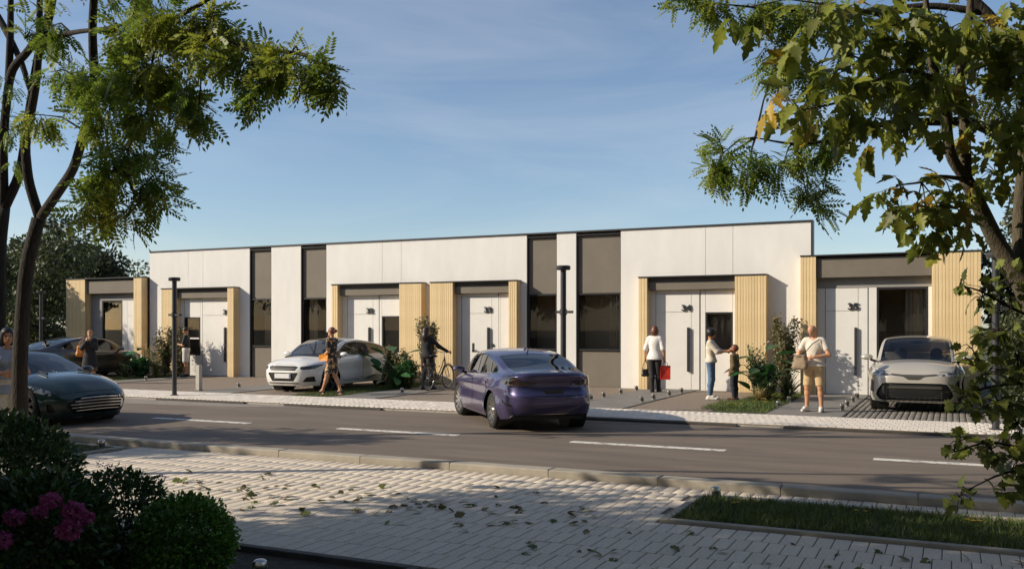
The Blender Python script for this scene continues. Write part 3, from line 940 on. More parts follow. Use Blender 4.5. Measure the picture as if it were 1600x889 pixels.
def car(name, label, loc, heading, c, scale=1.0):
    """heading: angle of the nose from +x"""
    root = thing(name, label, 'car', loc, heading)
    root.scale = scale if isinstance(scale, tuple) else (scale,) * 3
    mp_ = c['paint']
    B = tub(c['tub']); G = greenhouse(c['gh'])
    t = c['tub']
    wr, arch = t['wr'], t['arch']
    # ---- wheel openings
    for wx in t['axles']:
        f = np.where((B.A['q'] < 0.02) & (np.abs(B.V[:, 1]) > 0.45), arch - np.hypot(B.V[:, 0] - wx, B.V[:, 2] - wr), -1)
        _, B = B.split(f)
    parts = []
    def region(name, poly, space, m, d=0.0, only=None, parent=None, both=True):
        """cut a region out of the body; space: 'u' front arc, 'ur' rear arc, 'x' side view"""
        nonlocal B
        for sgn in ((1, -1) if both else (1,)):
            if space == 'u': px = B.A['u'] * (sgn if both else 1); ok = np.abs(B.A['u']) < 2.0
            elif space == 'ur': px = B.A['ur'] * (sgn if both else 1); ok = np.abs(B.A['ur']) < 2.0
            else: px = B.V[:, 0]; ok = (B.V[:, 1] * sgn > 0.35)
            f = poly_sd(px, B.V[:, 2], poly)
            f = np.where(ok & (B.A['q'] < c.get('qmax', 0.4)), f, -0.5)
            i, o_ = B.split(f)
            if i is None: continue
            B = o_
            if d: i = i.offset(d)
            ob = i.build(name, m, root)
            parts.append(ob)
    for r_ in c['regions']: region(*r_)
    # ---- doors with shut lines
    for poly in c.get('doors', []):
        for sgn in (1, -1):
            f = poly_sd(B.V[:, 0], B.V[:, 2], poly)
            f = np.where((B.V[:, 1] * sgn > 0.3) & (B.A['q'] < 0.3), f, -0.5)
            i, o_ = B.split(f + 0.006)
            if i is None: continue
            B = o_
            px, pz = i.V[:, 0], i.V[:, 2]
            i2, seam = i.split(poly_sd(px, pz, poly) - 0.003)
            if seam is not None: seam.offset(-0.012).build('door_seam', M_black, root)
            if i2 is not None: i2.build('door', mp_, root)
    for poly in c.get('seams', []):      # bonnet / boot lines as thin dark gaps in arc space
        sp_, pts, wd = poly
        for sgn in (1, -1):
            px = B.A[sp_] * sgn
            d = np.full(len(px), 1e3)
            for a, b in zip(pts[:-1], pts[1:]):
                e = np.subtract(b, a); tt = np.clip(((px - a[0]) * e[0] + (B.V[:, 2] - a[1]) * e[1]) / (e @ e), 0, 1)
                d = np.minimum(d, np.hypot(px - a[0] - e[0]*tt, B.V[:, 2] - a[1] - e[1]*tt))
            i, o_ = B.split(np.where(np.abs(B.A[sp_]) < 1.6, wd - d, -0.5))
            if i is not None:
                B = o_; so = i.offset(-0.01).build('panel_seam', M_black, root); so['kind'] = 'stuff'
    B.build('body', mp_, root)
    # ---- cabin
    g = c['gh']; hf, hr = g['hdr']
    pw = g.get('pillar', 0.05)
    def gcut(name, f, m, d=0.0):
        nonlocal G
        i, o_ = G.split(f)
        if i is None: return
        G = o_
        (i.offset(d) if d else i).build(name, m, root)
    ws = np.minimum.reduce([G.A['xs'] - hf, (G.A['ye'] - pw) - np.abs(G.V[:, 1]), G.A['q'] * 2 - 0.05])
    gcut('windscreen', ws, g.get('glass', G_car), -0.004)
    rs = np.minimum.reduce([hr - G.A['xs'], (G.A['ye'] - g.get('cpillar', 0.09)) - np.abs(G.V[:, 1]), G.A['q'] * 2 - 0.05, G.A['xs'] - g.get('rear_end', g['roof'][0][0] + 0.06)])
    gcut('rear_window', rs, g.get('rglass', G_card), -0.004)
    for sgn in (1, -1):
        # black surround first, then the panes inside it
        f = np.where((G.V[:, 1] * sgn > 0.3) & (G.A['q'] < 0.12), poly_sd(G.V[:, 0], G.V[:, 2], g['surround']), -0.5)
        i, o_ = G.split(f)
        if i is None: continue
        G = o_; S_ = i
        for pl in g['panes']:
            f = poly_sd(S_.V[:, 0], S_.V[:, 2], pl)
            i, o_ = S_.split(f)
            if i is None: continue
            S_ = o_; i.offset(-0.006).build('side_window', g.get('sglass', G_car), root)
        S_.build('window_surround', g.get('surround_m', M_gloss), root)
    G.build('roof', mp_, root)
    # ---- wheels, liners, underside
    hw = max(t['w'][1])
    for wx in t['axles']:
        for sgn in (1, -1):
            steer = c.get('steer', 0.0) if wx > 0 else 0.0
            zq = wr + 0.62 * arch
            nn, xe = (t['nf'], float(sp(*t['xf'])(zq))) if wx > 0 else (t['nr'], float(-sp(*t['xr'])(zq)))
            hw = float(sp(*t['w'])(zq)) * (1 - ((abs(wx) + 0.25 * arch) / xe) ** nn) ** (1 / nn)
            wheel(root, wx, sgn * (hw - c['tw'] / 2 - c.get('inset', 0.02)), wr, c['tw'], c['rim'], c['spokes'], c['rim_m'], c.get('twin', False), steer)
            mb = MB(); mb.lathe([(arch + 0.012, hw - 0.06), (arch + 0.012, hw - 0.36), (0.0, hw - 0.36)], 30, (0, 0, 0), 'y')
            mb.v = [Vector((v.x + wx, v.y * sgn, v.z + wr)) for v in mb.v]
            mb.build('wheel_liner', M_black, root)
    hw = max(t['w'][1])
    zb_ = min(t['zb'][1]) + 0.012
    mb = MB(); xs_ = np.linspace(t['xr'][1][0] + 0.40, t['xf'][1][0] - 0.45, 9)
    mb.box(xs_[0], xs_[-1], -hw * 0.80, hw * 0.80, zb_ - 0.02, zb_ + 0.03)
    mb.build('underside', M_black, root)
    # ---- interior
    ix = c.get('cab', (0.45, -0.55)); zs = c.get('seat_z', 0.30); sm = c.get('seat_m', M_seat)
    mb = MB(); mb.box(-1.4, 1.0, -hw * 0.82, hw * 0.82, zb_ + 0.032, zs - 0.02); mb.build('cabin_floor', M_black, root)
    mb = MB(); mb.box(ix[0] + 0.42, ix[0] + 0.95, -hw * 0.80, hw * 0.80, zs, c['belt0'] - 0.04); mb.build('dashboard', M_black, root)
    for sx, ny in ((ix[0] - 0.25, (1, -1)), (ix[1] - 0.15, (1, -1))):
        for sgn in ny:
            mb = MB(); y0 = sgn * 0.37
            mb.box(sx - 0.05, sx + 0.48, y0 - 0.25, y0 + 0.25, zs, zs + 0.16)
            mb.tube([(sx, y0, zs + 0.12), (sx - 0.08, y0, zs + 0.35), (sx - 0.18, y0, zs + 0.60)], [0.22, 0.24, 0.20], 10)
            for v in mb.v[-30:]:
                v.x = sx - 0.02 - (v.z - zs) * 0.30 + (v.x - (sx - (v.z - zs) * 0.3)) * 0.35
            mb.ell((sx - 0.215, y0, zs + 0.72), (0.05, 0.13, 0.085), 10, 6)
            mb.build('seat', sm, root, True, 40)
    mb = MB(); sy = c.get('drv', 1) * 0.37
    pts = [(ix[0] + 0.30 - 0.06 * math.cos(a), sy + 0.175 * math.sin(a), zs + 0.50 + 0.165 * math.cos(a)) for a in np.linspace(0, 2 * math.pi, 21)]
    mb.tube(pts, 0.014, 6); mb.tube([(ix[0] + 0.30, sy, zs + 0.50), (ix[0] + 0.5, sy, zs + 0.42)], [0.05, 0.03], 8)
    mb.build('steering_wheel', M_black, root, True)
    mb = MB(); mb.ell((hf + 0.12, 0, c['mirror_z']), (0.02, 0.11, 0.032), 12, 6); mb.tube([(hf + 0.12, 0, c['mirror_z']), (hf + 0.08, 0, c['mirror_z'] + 0.09)], 0.012, 6); mb.build('inner_mirror', M_black, root, True)
    # ---- door mirrors
    for sgn in (1, -1):
        mx_, my_, mz_ = c['mirror']
        mb = MB()
        mb.ell((mx_, sgn * (my_ + 0.11), mz_), (0.075, 0.125, 0.062), 14, 8)
        for v in mb.v:
            if v.x < mx_ - 0.045: v.x = mx_ - 0.045
        mo = mb.build('door_mirror', c.get('mirror_m', mp_), root, True, 50)
        mb = MB(); mb.tube([(mx_ - 0.01, sgn * (my_ - 0.09), mz_ - 0.10), (mx_, sgn * (my_ + 0.04), mz_ - 0.05)], [0.03, 0.025], 8)
        mb.build('mirror_arm', M_black, mo)
        mb = MB(); mb.ell((mx_ - 0.046, sgn * (my_ + 0.11), mz_), (0.004, 0.10, 0.048), 14, 6); mb.build('mirror_glass', M_chrome, mo, True)
    # ---- door handles
    for (hx, hz) in c.get('handles', []):
        for sgn in (1, -1):
            mb = MB(); yy = sgn * (c['handle_y'])
            mb.tube([(hx - 0.09, yy - sgn * 0.012, hz), (hx - 0.075, yy + sgn * 0.022, hz), (hx + 0.075, yy + sgn * 0.022, hz - 0.004), (hx + 0.09, yy - sgn * 0.012, hz - 0.005)], 0.011, 7)
            mb.build('door_handle', c.get('handle_m', mp_), root, True)
    # ---- extra pieces
    for (nm, fn, m, sm_) in c.get('extra', []):
        mb = MB(); fn(mb); mb.build(nm, m, root, sm_, 40)
    return root

def fin(x, z):
    def f(mb):
        mb.add([(x + 0.10, 0, z - 0.01), (x, 0.022, z - 0.012), (x - 0.075, 0.012, z - 0.012), (x - 0.075, -0.012, z - 0.012), (x, -0.022, z - 0.012), (x - 0.06, 0, z + 0.065), (x - 0.02, 0, z + 0.055)],
               [(0, 1, 6), (1, 2, 5, 6), (2, 3, 5), (3, 4, 6, 5), (4, 0, 6)])
    return f
def slab(x0, x1, y0, y1, z0, z1): return lambda mb: mb.box(x0, x1, y0, y1, z0, z1)
def strip(pts, r, seg=6): return lambda mb: mb.tube(pts, r, seg)
def front_x(t, y, z):
    """x of the nose surface at (y, z)"""
    X, w_ = float(sp(*t['xf'])(z)), float(sp(*t['w'])(z))
    return X * max(0.0, 1 - min(1, abs(y) / w_) ** t['nf']) ** (1 / t['nf'])
def nose_strip(t, z, y0, y1, r, d=0.0, n=14, bend=0.0):
    ys = np.linspace(y0, y1, n)
    return strip([(front_x(t, y, z) + d, y, z + bend * (1 - (2 * (y - y0) / (y1 - y0) - 1) ** 2)) for y in ys], r)

# ---------------------------------------------------------------- purple sedan
t = dict(xf=([.15, .3, .5, .65, .78, .9], [2.16, 2.25, 2.29, 2.26, 2.16, 1.98]),
         xr=([.2, .35, .5, .62, .70, .80, .92, 1.0, 1.08], [-2.22, -2.31, -2.37, -2.375, -2.33, -2.30, -2.34, -2.37, -2.36]),
         w=([.15, .3, .5, .7, .85, 1.05], [.83, .88, .905, .905, .885, .83]),
         ze=([-2.4, -2.0, -1.0, 0, 1.0, 1.6, 2.0, 2.3], [1.035, 1.01, .98, .94, .90, .84, .77, .70]),
         zc=([-2.4, -1.9, 1.0, 1.6, 2.0, 2.3], [1.045, 1.05, .98, .90, .80, .72]),
         zb=([-2.4, -1.8, 0, 1.8, 2.3], [.27, .2, .19, .2, .2]),
         nf=4.2, nr=4.6, zmid=.6, axles=(1.35, -1.35), wr=.325, arch=.368, flare=.016, spine=.5,
         sculpt=[(.60, .12, -.022), (.76, .06, .008), (.34, .07, .006)], round=9)
gh = dict(roof=([-2.02, -1.6, -1.1, -.6, -.1, .33, .68, 1.0, 1.25], [1.035, 1.13, 1.275, 1.375, 1.415, 1.40, 1.295, 1.12, .95]),
          belt=([-2.02, -1, 0, 1.25], [.985, .945, .91, .87]), wb=([-2.02, -1.3, -.4, .6, 1.25], [.66, .765, .81, .795, .72]),
          lean=.29, crownh=.055, hdr=(.34, -.92), bow=(.10, .05), pillar=.05, cpillar=.10, rear_end=-1.86,
          surround=[(1.03, .93), (.42, 1.285), (0, 1.345), (-.6, 1.31), (-1.12, 1.18), (-1.45, 1.06), (-1.40, 1.005), (-.5, .962), (.3, .945)],
          panes=[[(.92, .955), (.38, 1.26), (.02, 1.322), (-.02, .965)], [(-.09, .968), (-.05, 1.322), (-.55, 1.29), (-.86, 1.215), (-.93, .99)],
                 [(-.99, .997), (-.93, 1.19), (-1.12, 1.145), (-1.36, 1.045), (-1.34, 1.018)]],
          rglass=G_card)
PURPLE = dict(tub=t, gh=gh, paint=paint('purple_paint', (0.066, 0.052, 0.135), 0.45, 0.30), tw=.215, rim=.225, spokes=10, rim_m=M_alloy, twin=False,
    belt0=.93, mirror_z=1.27, mirror=(.86, .84, .98), handles=[(-.02, .80), (-.98, .83)], handle_y=.895, handle_m=None, steer=0.10, qmax=.45,
    regions=[
        ('tail_light', [(.30, .83), (.33, .86), (.56, .875), (.74, .955), (.98, .985), (1.12, .94), (1.05, .85), (.80, .795), (.52, .80)], 'ur', M_tail, .009),
        ('chrome_trim', [(-.84, .25), (-.74, .318), (-.5, .335), (.5, .335), (.74, .318), (.84, .25), (.81, .245), (.72, .300), (.5, .317), (-.5, .317), (-.72, .300), (-.81, .245)], 'ur', M_chrome, .006, None, None, False),
        ('diffuser', [(-.81, .245), (-.72, .300), (-.5, .317), (.5, .317), (.72, .300), (.81, .245), (.80, .18), (-.80, .18)], 'ur', M_black, -.02, None, None, False),
        ('bumper_vent', [(.72, .465), (.95, .52), (1.08, .56), (1.06, .515), (.95, .47), (.78, .44)], 'ur', M_black, -.01),
        ('headlight', [(.55, .66), (.6, .72), (1.0, .78), (1.2, .80), (1.1, .70), (.8, .64)], 'u', M_lens, .002),
        ('grille', [(-.5, .40), (-.55, .66), (.55, .66), (.5, .40)], 'u', M_black, -.02, None, None, False)],
    seams=[('ur', [(.47, .80), (.40, .62), (.33, .575), (0, .57)], .005), ('ur', [(0, .985), (.45, .985), (.68, .97)], .004)],
    doors=[[(1.0, .90), (.97, .42), (.80, .27), (-.02, .27), (-.05, .60), (-.02, .93)], [(-.06, .93), (-.09, .60), (-.06, .27), (-.78, .27), (-.92, .50), (-1.12, .72), (-1.16, .955)]],
    extra=[('antenna_fin', fin(-.72, 1.365), paint('purple_paint', ()), True),
           ('number_plate', slab(-2.352, -2.335, -.165, .165, .60, .745), mat('dark_plate', (0.03, 0.03, 0.035), 0.5), False)])
PURPLE['handle_m'] = PURPLE['paint']

# ---------------------------------------------------------------- white sportback
t = dict(xf=([.14, .3, .5, .66, .74, .84], [2.33, 2.42, 2.44, 2.41, 2.33, 2.15]),
         xr=([.2, .4, .6, .8, .95, 1.02], [-2.40, -2.48, -2.52, -2.5, -2.50, -2.46]),
         w=([.15, .3, .5, .7, .85, 1.0], [.87, .92, .95, .95, .93, .87]),
         ze=([-2.55, -1.8, -.8, .2, 1.0, 1.6, 2.1, 2.45], [.97, .98, .965, .94, .90, .85, .79, .725]),
         zc=([-2.55, -2, 1.0, 1.6, 2.1, 2.45], [1.0, 1.04, .985, .925, .84, .745]),
         zb=([-2.5, 0, 2.0, 2.45], [.2, .18, .17, .18]),
         nf=4.4, nr=4.6, zmid=.55, axles=(1.46, -1.46), wr=.345, arch=.392, flare=.020, spine=.6,
         sculpt=[(.56, .12, -.022), (.78, .05, .010), (.33, .06, .008)], round=8)
gh = dict(roof=([-2.3, -1.8, -1.2, -.6, 0, .42, .8, 1.15, 1.42], [1.0, 1.13, 1.285, 1.38, 1.42, 1.405, 1.29, 1.10, .94]),
          belt=([-2.3, -1, 0, 1.42], [.93, .935, .91, .87]), wb=([-2.3, -1.4, -.4, .7, 1.42], [.68, .80, .84, .825, .75]),
          lean=.30, crownh=.055, hdr=(.42, -1.2), bow=(.11, .06), pillar=.05, cpillar=.10, rear_end=-2.1,
          surround=[(1.17, .935), (.5, 1.285), (0, 1.35), (-.7, 1.315), (-1.3, 1.19), (-1.78, 1.055), (-1.74, 1.005), (-.6, .962), (.3, .95)],
          panes=[[(1.05, .957), (.46, 1.262), (.05, 1.328), (-.02, .968)], [(-.10, .972), (-.03, 1.328), (-.65, 1.298), (-1.05, 1.212), (-1.12, .99)],
                 [(-1.18, 1.0), (-1.12, 1.197), (-1.35, 1.143), (-1.68, 1.048), (-1.66, 1.02)]])
WHITE = dict(tub=t, gh=gh, paint=paint('white_paint', (0.80, 0.78, 0.745), 0.0, 0.35), tw=.245, rim=.265, spokes=5, rim_m=M_alloyd, twin=True,
    belt0=.93, mirror_z=1.28, mirror=(.98, .90, .985), handles=[(.02, .80), (-1.02, .82)], handle_y=.937, handle_m=None, qmax=.5, seat_z=.30,
    regions=[
        ('headlight', [(.54, .645), (.60, .605), (.95, .62), (1.20, .70), (1.24, .745), (.92, .72), (.56, .685)], 'u', M_lensd, .002),
        ('upper_grille', [(-.50, .675), (-.42, .58), (.42, .58), (.50, .675), (.40, .70), (-.40, .70)], 'u', M_black, -.02, None, None, False),
        ('lower_grille', [(-.52, .525), (-.38, .30), (.38, .30), (.52, .525)], 'u', M_black, -.03, None, None, False),
        ('air_intake', [(.64, .285), (.74, .41), (.98, .43), (1.04, .285)], 'u', M_black, -.03),
        ('lower_slot', [(-.62, .235), (-.5, .262), (.5, .262), (.62, .235)], 'u', M_black, -.02, None, None, False),
        ('tail_light', [(0, .80), (0, .86), (.9, .90), (1.05, .86), (.9, .80)], 'ur', M_tail, .003)],
    seams=[('u', [(0, .735), (.5, .73), (.9, .745), (1.3, .80)], .004)],
    doors=[[(1.08, .90), (1.04, .42), (.86, .27), (-.03, .27), (-.08, .60), (-.03, .93)], [(-.07, .93), (-.12, .60), (-.07, .27), (-.85, .27), (-1.02, .50), (-1.24, .74), (-1.28, .955)]],
    extra=[('number_plate', slab(2.418, 2.432, -.27, .27, .375, .50), M_plate, False),
           ('plate_band', slab(2.4325, 2.4335, .225, .262, .385, .49), mat('plate_blue', (0.03, 0.08, 0.35), 0.5), False),
           ('grille_bar', nose_strip(t, .64, -.43, .43, .006, -.012), M_alloyd, True),
           ('grille_bar', nose_strip(t, .605, -.40, .40, .008, -.008), M_alloyd, True),
           ('grille_bar', nose_strip(t, .345, -.36, .36, .008, -.012), M_alloyd, True),
           ('mirror_trim', strip([(1.02, .80, .90), (1.10, .90, .93)], .01), M_black, True)])
WHITE['handle_m'] = WHITE['paint']

# ---------------------------------------------------------------- beige crossover
t = dict(xf=([.15, .3, .5, .7, .85, .97], [2.08, 2.15, 2.18, 2.16, 2.07, 1.90]),
         xr=([.2, .5, .8, 1.0, 1.1], [-2.0, -2.1, -2.1, -2.08, -2.02]),
         w=([.15, .3, .5, .7, .9, 1.05], [.81, .86, .893, .898, .875, .82]),
         ze=([-2.1, -1, 0, .9, 1.5, 1.9, 2.15], [1.08, 1.04, 1.0, .97, .935, .89, .83]),
         zc=([-2.1, .9, 1.5, 1.9, 2.15], [1.1, 1.06, 1.015, .95, .86]),
         zb=([-2.1, 0, 1.8, 2.15], [.25, .22, .21, .20]),
         nf=5.0, nr=4.0, zmid=.6, axles=(1.32, -1.32), wr=.345, arch=.40, flare=.035, spine=.55,
         sculpt=[(.55, .12, -.03), (.80, .06, .015)], round=9)
gh = dict(roof=([-2.0, -1.7, -1.2, -.5, 0, .42, .78, 1.02, 1.2], [1.08, 1.23, 1.41, 1.505, 1.52, 1.485, 1.32, 1.15, 1.02]),
          belt=([-2, 0, 1.2], [1.04, .97, .95]), wb=([-2, -1, 0, .6, 1.2], [.66, .76, .80, .79, .74]),
          lean=.24, crownh=.06, hdr=(.44, -1.3), bow=(.12, .05), pillar=.055, cpillar=.10,
          surround=[(1.0, 1.01), (.5, 1.375), (0, 1.445), (-.6, 1.43), (-1.1, 1.33), (-1.05, 1.08), (0, 1.03)],
          panes=[[(.92, 1.03), (.46, 1.35), (.0, 1.425), (-.05, 1.04)], [(-.11, 1.045), (-.06, 1.425), (-.6, 1.41), (-1.0, 1.33), (-.95, 1.09)]],
          rglass=G_car, glass=glass('clear_car_glass', (0.62, 0.63, 0.63), refl=0.01))
BEIGE = dict(tub=t, gh=gh, paint=paint('beige_paint', (0.50, 0.46, 0.395), 0.25, 0.35), tw=.225, rim=.24, spokes=5, rim_m=M_alloyd, twin=True,
    belt0=1.0, mirror_z=1.37, mirror=(.86, .86, 1.06), handles=[(.05, .86)], handle_y=.885, handle_m=None, qmax=.5, seat_z=.42, seat_m=M_seat, drv=1,
    regions=[
        ('headlight', [(.40, .735), (.44, .765), (.72, .815), (1.0, .90), (1.22, .935), (1.26, .84), (1.12, .735), (.90, .705), (.68, .715)], 'u', M_lens, .004),
        ('nose_band', [(-.44, .775), (-.40, .735), (-.19, .715), (-.10, .655), (.10, .655), (.19, .715), (.40, .735), (.44, .775), (.2, .755), (-.2, .755)], 'u', mat('dark_bronze', (0.11, 0.10, 0.085), 0.3, metal=0.5), .004, None, None, False),
        ('lower_grille', [(-.80, .34), (-.60, .57), (-.50, .59), (.50, .59), (.60, .57), (.80, .34), (.70, .25), (-.70, .25)], 'u', M_black, -.035, None, None, False),
        ('fog_recess', [(.88, .38), (.84, .58), (.90, .63), (1.06, .64), (1.04, .40)], 'u', M_black, -.02),
        ('lower_lip', [(-.74, .30), (-.56, .205), (.56, .205), (.74, .30), (.58, .25), (-.58, .25)], 'u', M_alloy, .012, None, None, False),
        ('tail_light', [(.5, .92), (.5, 1.0), (1.0, 1.02), (1.05, .95)], 'ur', M_tail, .004)],
    seams=[('u', [(0, .80), (.4, .80), (.85, .84), (1.2, .915)], .005)],
    doors=[[(.98, .95), (.94, .45), (.78, .30), (-.05, .30), (-.08, .98)], [(-.12, .98), (-.09, .30), (-.72, .30), (-.95, .60), (-1.0, 1.02)]],
    extra=[('grille_bar', nose_strip(t, .50, -.50, .50, .034, -.045), mat('dark_bronze', ()), True),
           ('grille_mesh', lambda mb: [mb.box(2.10, 2.115, y - .006, y + .006, .27, .44) for y in np.arange(-.5, .51, .1)] and [mb.box(2.10, 2.115, -.52, .52, z, z + .01) for z in (.30, .35, .40)], M_alloyd, False),
           ('wiper', strip([(1.24, -.55, 1.02), (1.24, -.1, 1.035), (1.22, .35, 1.03)], .008), M_black, True),
           ('sun_visor_box', lambda mb: mb.box(.78, .98, -.60, -.20, 1.0, 1.17), M_seatl, False)])
BEIGE['handle_m'] = BEIGE['paint']

# ---------------------------------------------------------------- green sports coupe
t = dict(xf=([.12, .3, .45, .58, .70, .80], [2.12, 2.22, 2.24, 2.17, 2.03, 1.82]),
         xr=([.2, .4, .6, .8, 1.0], [-2.12, -2.2, -2.22, -2.24, -2.18]),
         w=([.12, .3, .5, .7, .85, 1.0], [.88, .93, .965, .965, .94, .86]),
         ze=([-2.25, -1.2, -.4, .5, 1.0, 1.5, 1.85, 2.2], [.96, .95, .88, .86, .86, .83, .76, .63]),
         zc=([-2.25, -.8, .9, 1.4, 1.8, 2.2], [.99, .98, .94, .90, .80, .645]),
         zb=([-2.2, 0, 1.8, 2.2], [.18, .15, .13, .12]),
         nf=4.0, nr=3.8, zmid=.5, axles=(1.35, -1.35), wr=.345, arch=.39, flare=.035, spine=.7,
         sculpt=[(.50, .12, -.035), (.74, .07, .012)], round=12)
gh = dict(roof=([-1.9, -1.4, -.7, -.15, .25, .62, .92, 1.12], [.98, 1.13, 1.27, 1.31, 1.28, 1.14, .99, .89]),
          belt=([-1.9, -.5, .5, 1.12], [.92, .88, .85, .83]), wb=([-1.9, -1.2, -.3, .5, 1.12], [.60, .72, .80, .80, .74]),
          lean=.36, crownh=.05, hdr=(.24, -.75), bow=(.14, .06), pillar=.05, cpillar=.1,
          surround=[(.88, .91), (.32, 1.17), (-.15, 1.245), (-.7, 1.19), (-1.15, 1.04), (-1.1, .96), (0, .91)],
          panes=[[(.80, .925), (.30, 1.15), (-.15, 1.225), (-.5, 1.19), (-.46, .93)], [(-.54, .935), (-.57, 1.18), (-.72, 1.165), (-1.08, 1.03), (-1.05, .975)]],
          glass=G_car)
GREEN = dict(tub=t, gh=gh, paint=paint('green_paint', (0.012, 0.038, 0.030), 0.45, 0.28), tw=.26, rim=.26, spokes=10, rim_m=M_alloyd,
    belt0=.86, mirror_z=1.16, mirror=(.72, .88, .93), handles=[(-.25, .74)], handle_y=.945, handle_m=None, qmax=.6, seat_z=.22, mirror_m=M_gloss,
    regions=[
        ('headlight', [(.80, .56), (.86, .625), (1.05, .70), (1.28, .725), (1.30, .68), (1.12, .60), (.95, .545)], 'u', M_lens, .002),
        ('grille', [(-.66, .37), (-.52, .49), (-.25, .535), (.25, .535), (.52, .49), (.66, .37), (.55, .25), (.3, .215), (-.3, .215), (-.55, .25)], 'u', M_black, -.05, None, None, False),
        ('air_intake', [(.84, .26), (.92, .40), (1.0, .41), (.98, .25)], 'u', M_black, -.03),
        ('splitter', [(-.9, .165), (.9, .165), (.8, .125), (-.8, .125)], 'u', M_black, .012, None, None, False),
        ('tail_light', [(0, .86), (0, .89), (.8, .88), (.9, .84)], 'ur', M_tail, .003)],
    seams=[('u', [(0, .60), (.5, .60), (.85, .64)], .004)],
    doors=[[(.86, .84), (.84, .40), (.68, .25), (-.40, .25), (-.62, .45), (-.66, .87)]],
    extra=[('grille_slat', nose_strip(t, z, -hw_, hw_, .013, -.012, 16, .012), M_chrome, True) for z, hw_ in ((.27, .46), (.325, .54), (.38, .56), (.435, .50), (.485, .40))]
          + [('bonnet_vent', strip([(1.15, s_ * .42, .945), (1.42, s_ * .46, .905)], .022), M_black, True) for s_ in (1, -1)])
GREEN['handle_m'] = GREEN['paint']

# ---------------------------------------------------------------- dark grey coupe
t = dict(xf=([.14, .3, .5, .66, .76, .86], [2.20, 2.28, 2.30, 2.26, 2.17, 2.0]),
         xr=([.2, .4, .6, .8, .95, 1.05], [-2.25, -2.32, -2.36, -2.33, -2.34, -2.30]),
         w=([.15, .3, .5, .7, .85, 1.0], [.84, .89, .92, .92, .90, .84]),
         ze=([-2.4, -1.6, -.8, .2, 1.0, 1.6, 2.0, 2.3], [1.0, .99, .965, .93, .90, .85, .79, .73]),
         zc=([-2.4, -1.9, 1.0, 1.6, 2.0, 2.3], [1.03, 1.04, .98, .92, .84, .75]),
         zb=([-2.4, 0, 2.0, 2.3], [.2, .18, .17, .17]),
         nf=3.8, nr=4.4, zmid=.55, axles=(1.40, -1.40), wr=.335, arch=.382, flare=.022, spine=.55,
         sculpt=[(.56, .12, -.022), (.78, .05, .012), (.30, .06, .010)], round=8)
gh = dict(roof=([-2.0, -1.6, -1.05, -.5, 0, .38, .75, 1.06, 1.28], [1.02, 1.13, 1.28, 1.37, 1.40, 1.38, 1.27, 1.09, .94]),
          belt=([-2.0, -1, 0, 1.28], [.95, .94, .905, .87]), wb=([-2.0, -1.3, -.4, .6, 1.28], [.66, .78, .82, .81, .73]),
          lean=.30, crownh=.05, hdr=(.36, -1.0), bow=(.10, .05), pillar=.05, cpillar=.10,
          surround=[(1.06, .93), (.45, 1.265), (0, 1.33), (-.6, 1.295), (-1.15, 1.17), (-1.5, 1.05), (-1.45, 1.0), (-.5, .955), (.3, .94)],
          panes=[[(.95, .952), (.42, 1.243), (.02, 1.308), (-.30, 1.295), (-.32, .967)], [(-.39, .97), (-.37, 1.29), (-.6, 1.275), (-1.10, 1.155), (-1.4, 1.04), (-1.38, 1.015)]],
          surround_m=M_gloss)
COUPE = dict(tub=t, gh=gh, paint=paint('dark_grey_paint', (0.055, 0.050, 0.047), 0.6, 0.30), tw=.245, rim=.255, spokes=5, rim_m=M_alloyd, twin=True,
    belt0=.92, mirror_z=1.25, mirror=(.90, .88, .97), handles=[(-.15, .79)], handle_y=.905, handle_m=None, qmax=.5,
    regions=[('headlight', [(.55, .62), (.6, .70), (1.0, .74), (1.15, .72), (.95, .63)], 'u', M_lensd, .002),
             ('grille', [(-.35, .35), (-.4, .66), (.4, .66), (.35, .35)], 'u', M_black, -.02, None, None, False),
             ('side_skirt', [(-.95, .165), (-.95, .225), (.95, .225), (.95, .165)], 'x', M_black, .008),
             ('tail_light', [(.4, .82), (.4, .89), (1.0, .92), (1.1, .85)], 'ur', M_tail, .003)],
    doors=[[(1.02, .90), (.99, .42), (.82, .27), (-.30, .27), (-.42, .60), (-.38, .945)]], extra=[])
COUPE['handle_m'] = COUPE['paint']

CARS = [('sedan', 'purple sedan crossing the road towards the driveways, seen from behind', (-7.45, 15.86, -0.05), R(90 + 41.5), PURPLE, 0.965),
        ('sportback', 'white sportback parked nose out behind the woman in the floral dress', (-15.70, 21.46, 0.004), R(-90), WHITE, (0.945, 0.945, 0.985)),
        ('crossover', 'beige crossover parked on the setts before house number 35', (-0.68, 22.12, 0.002), R(-90), BEIGE, 1.0),
        ('sports_car', 'dark green low sports car driving in the near lane at the left', (-16.15, 11.95, -0.05), R(0), GREEN, 1.0),
        ('coupe', 'dark grey coupe parked nose in before the far left house', (-26.72, 22.05, 0.002), R(90), COUPE)]
if not globals().get('SKIP_CARS'):
    for a in CARS: car(*a)
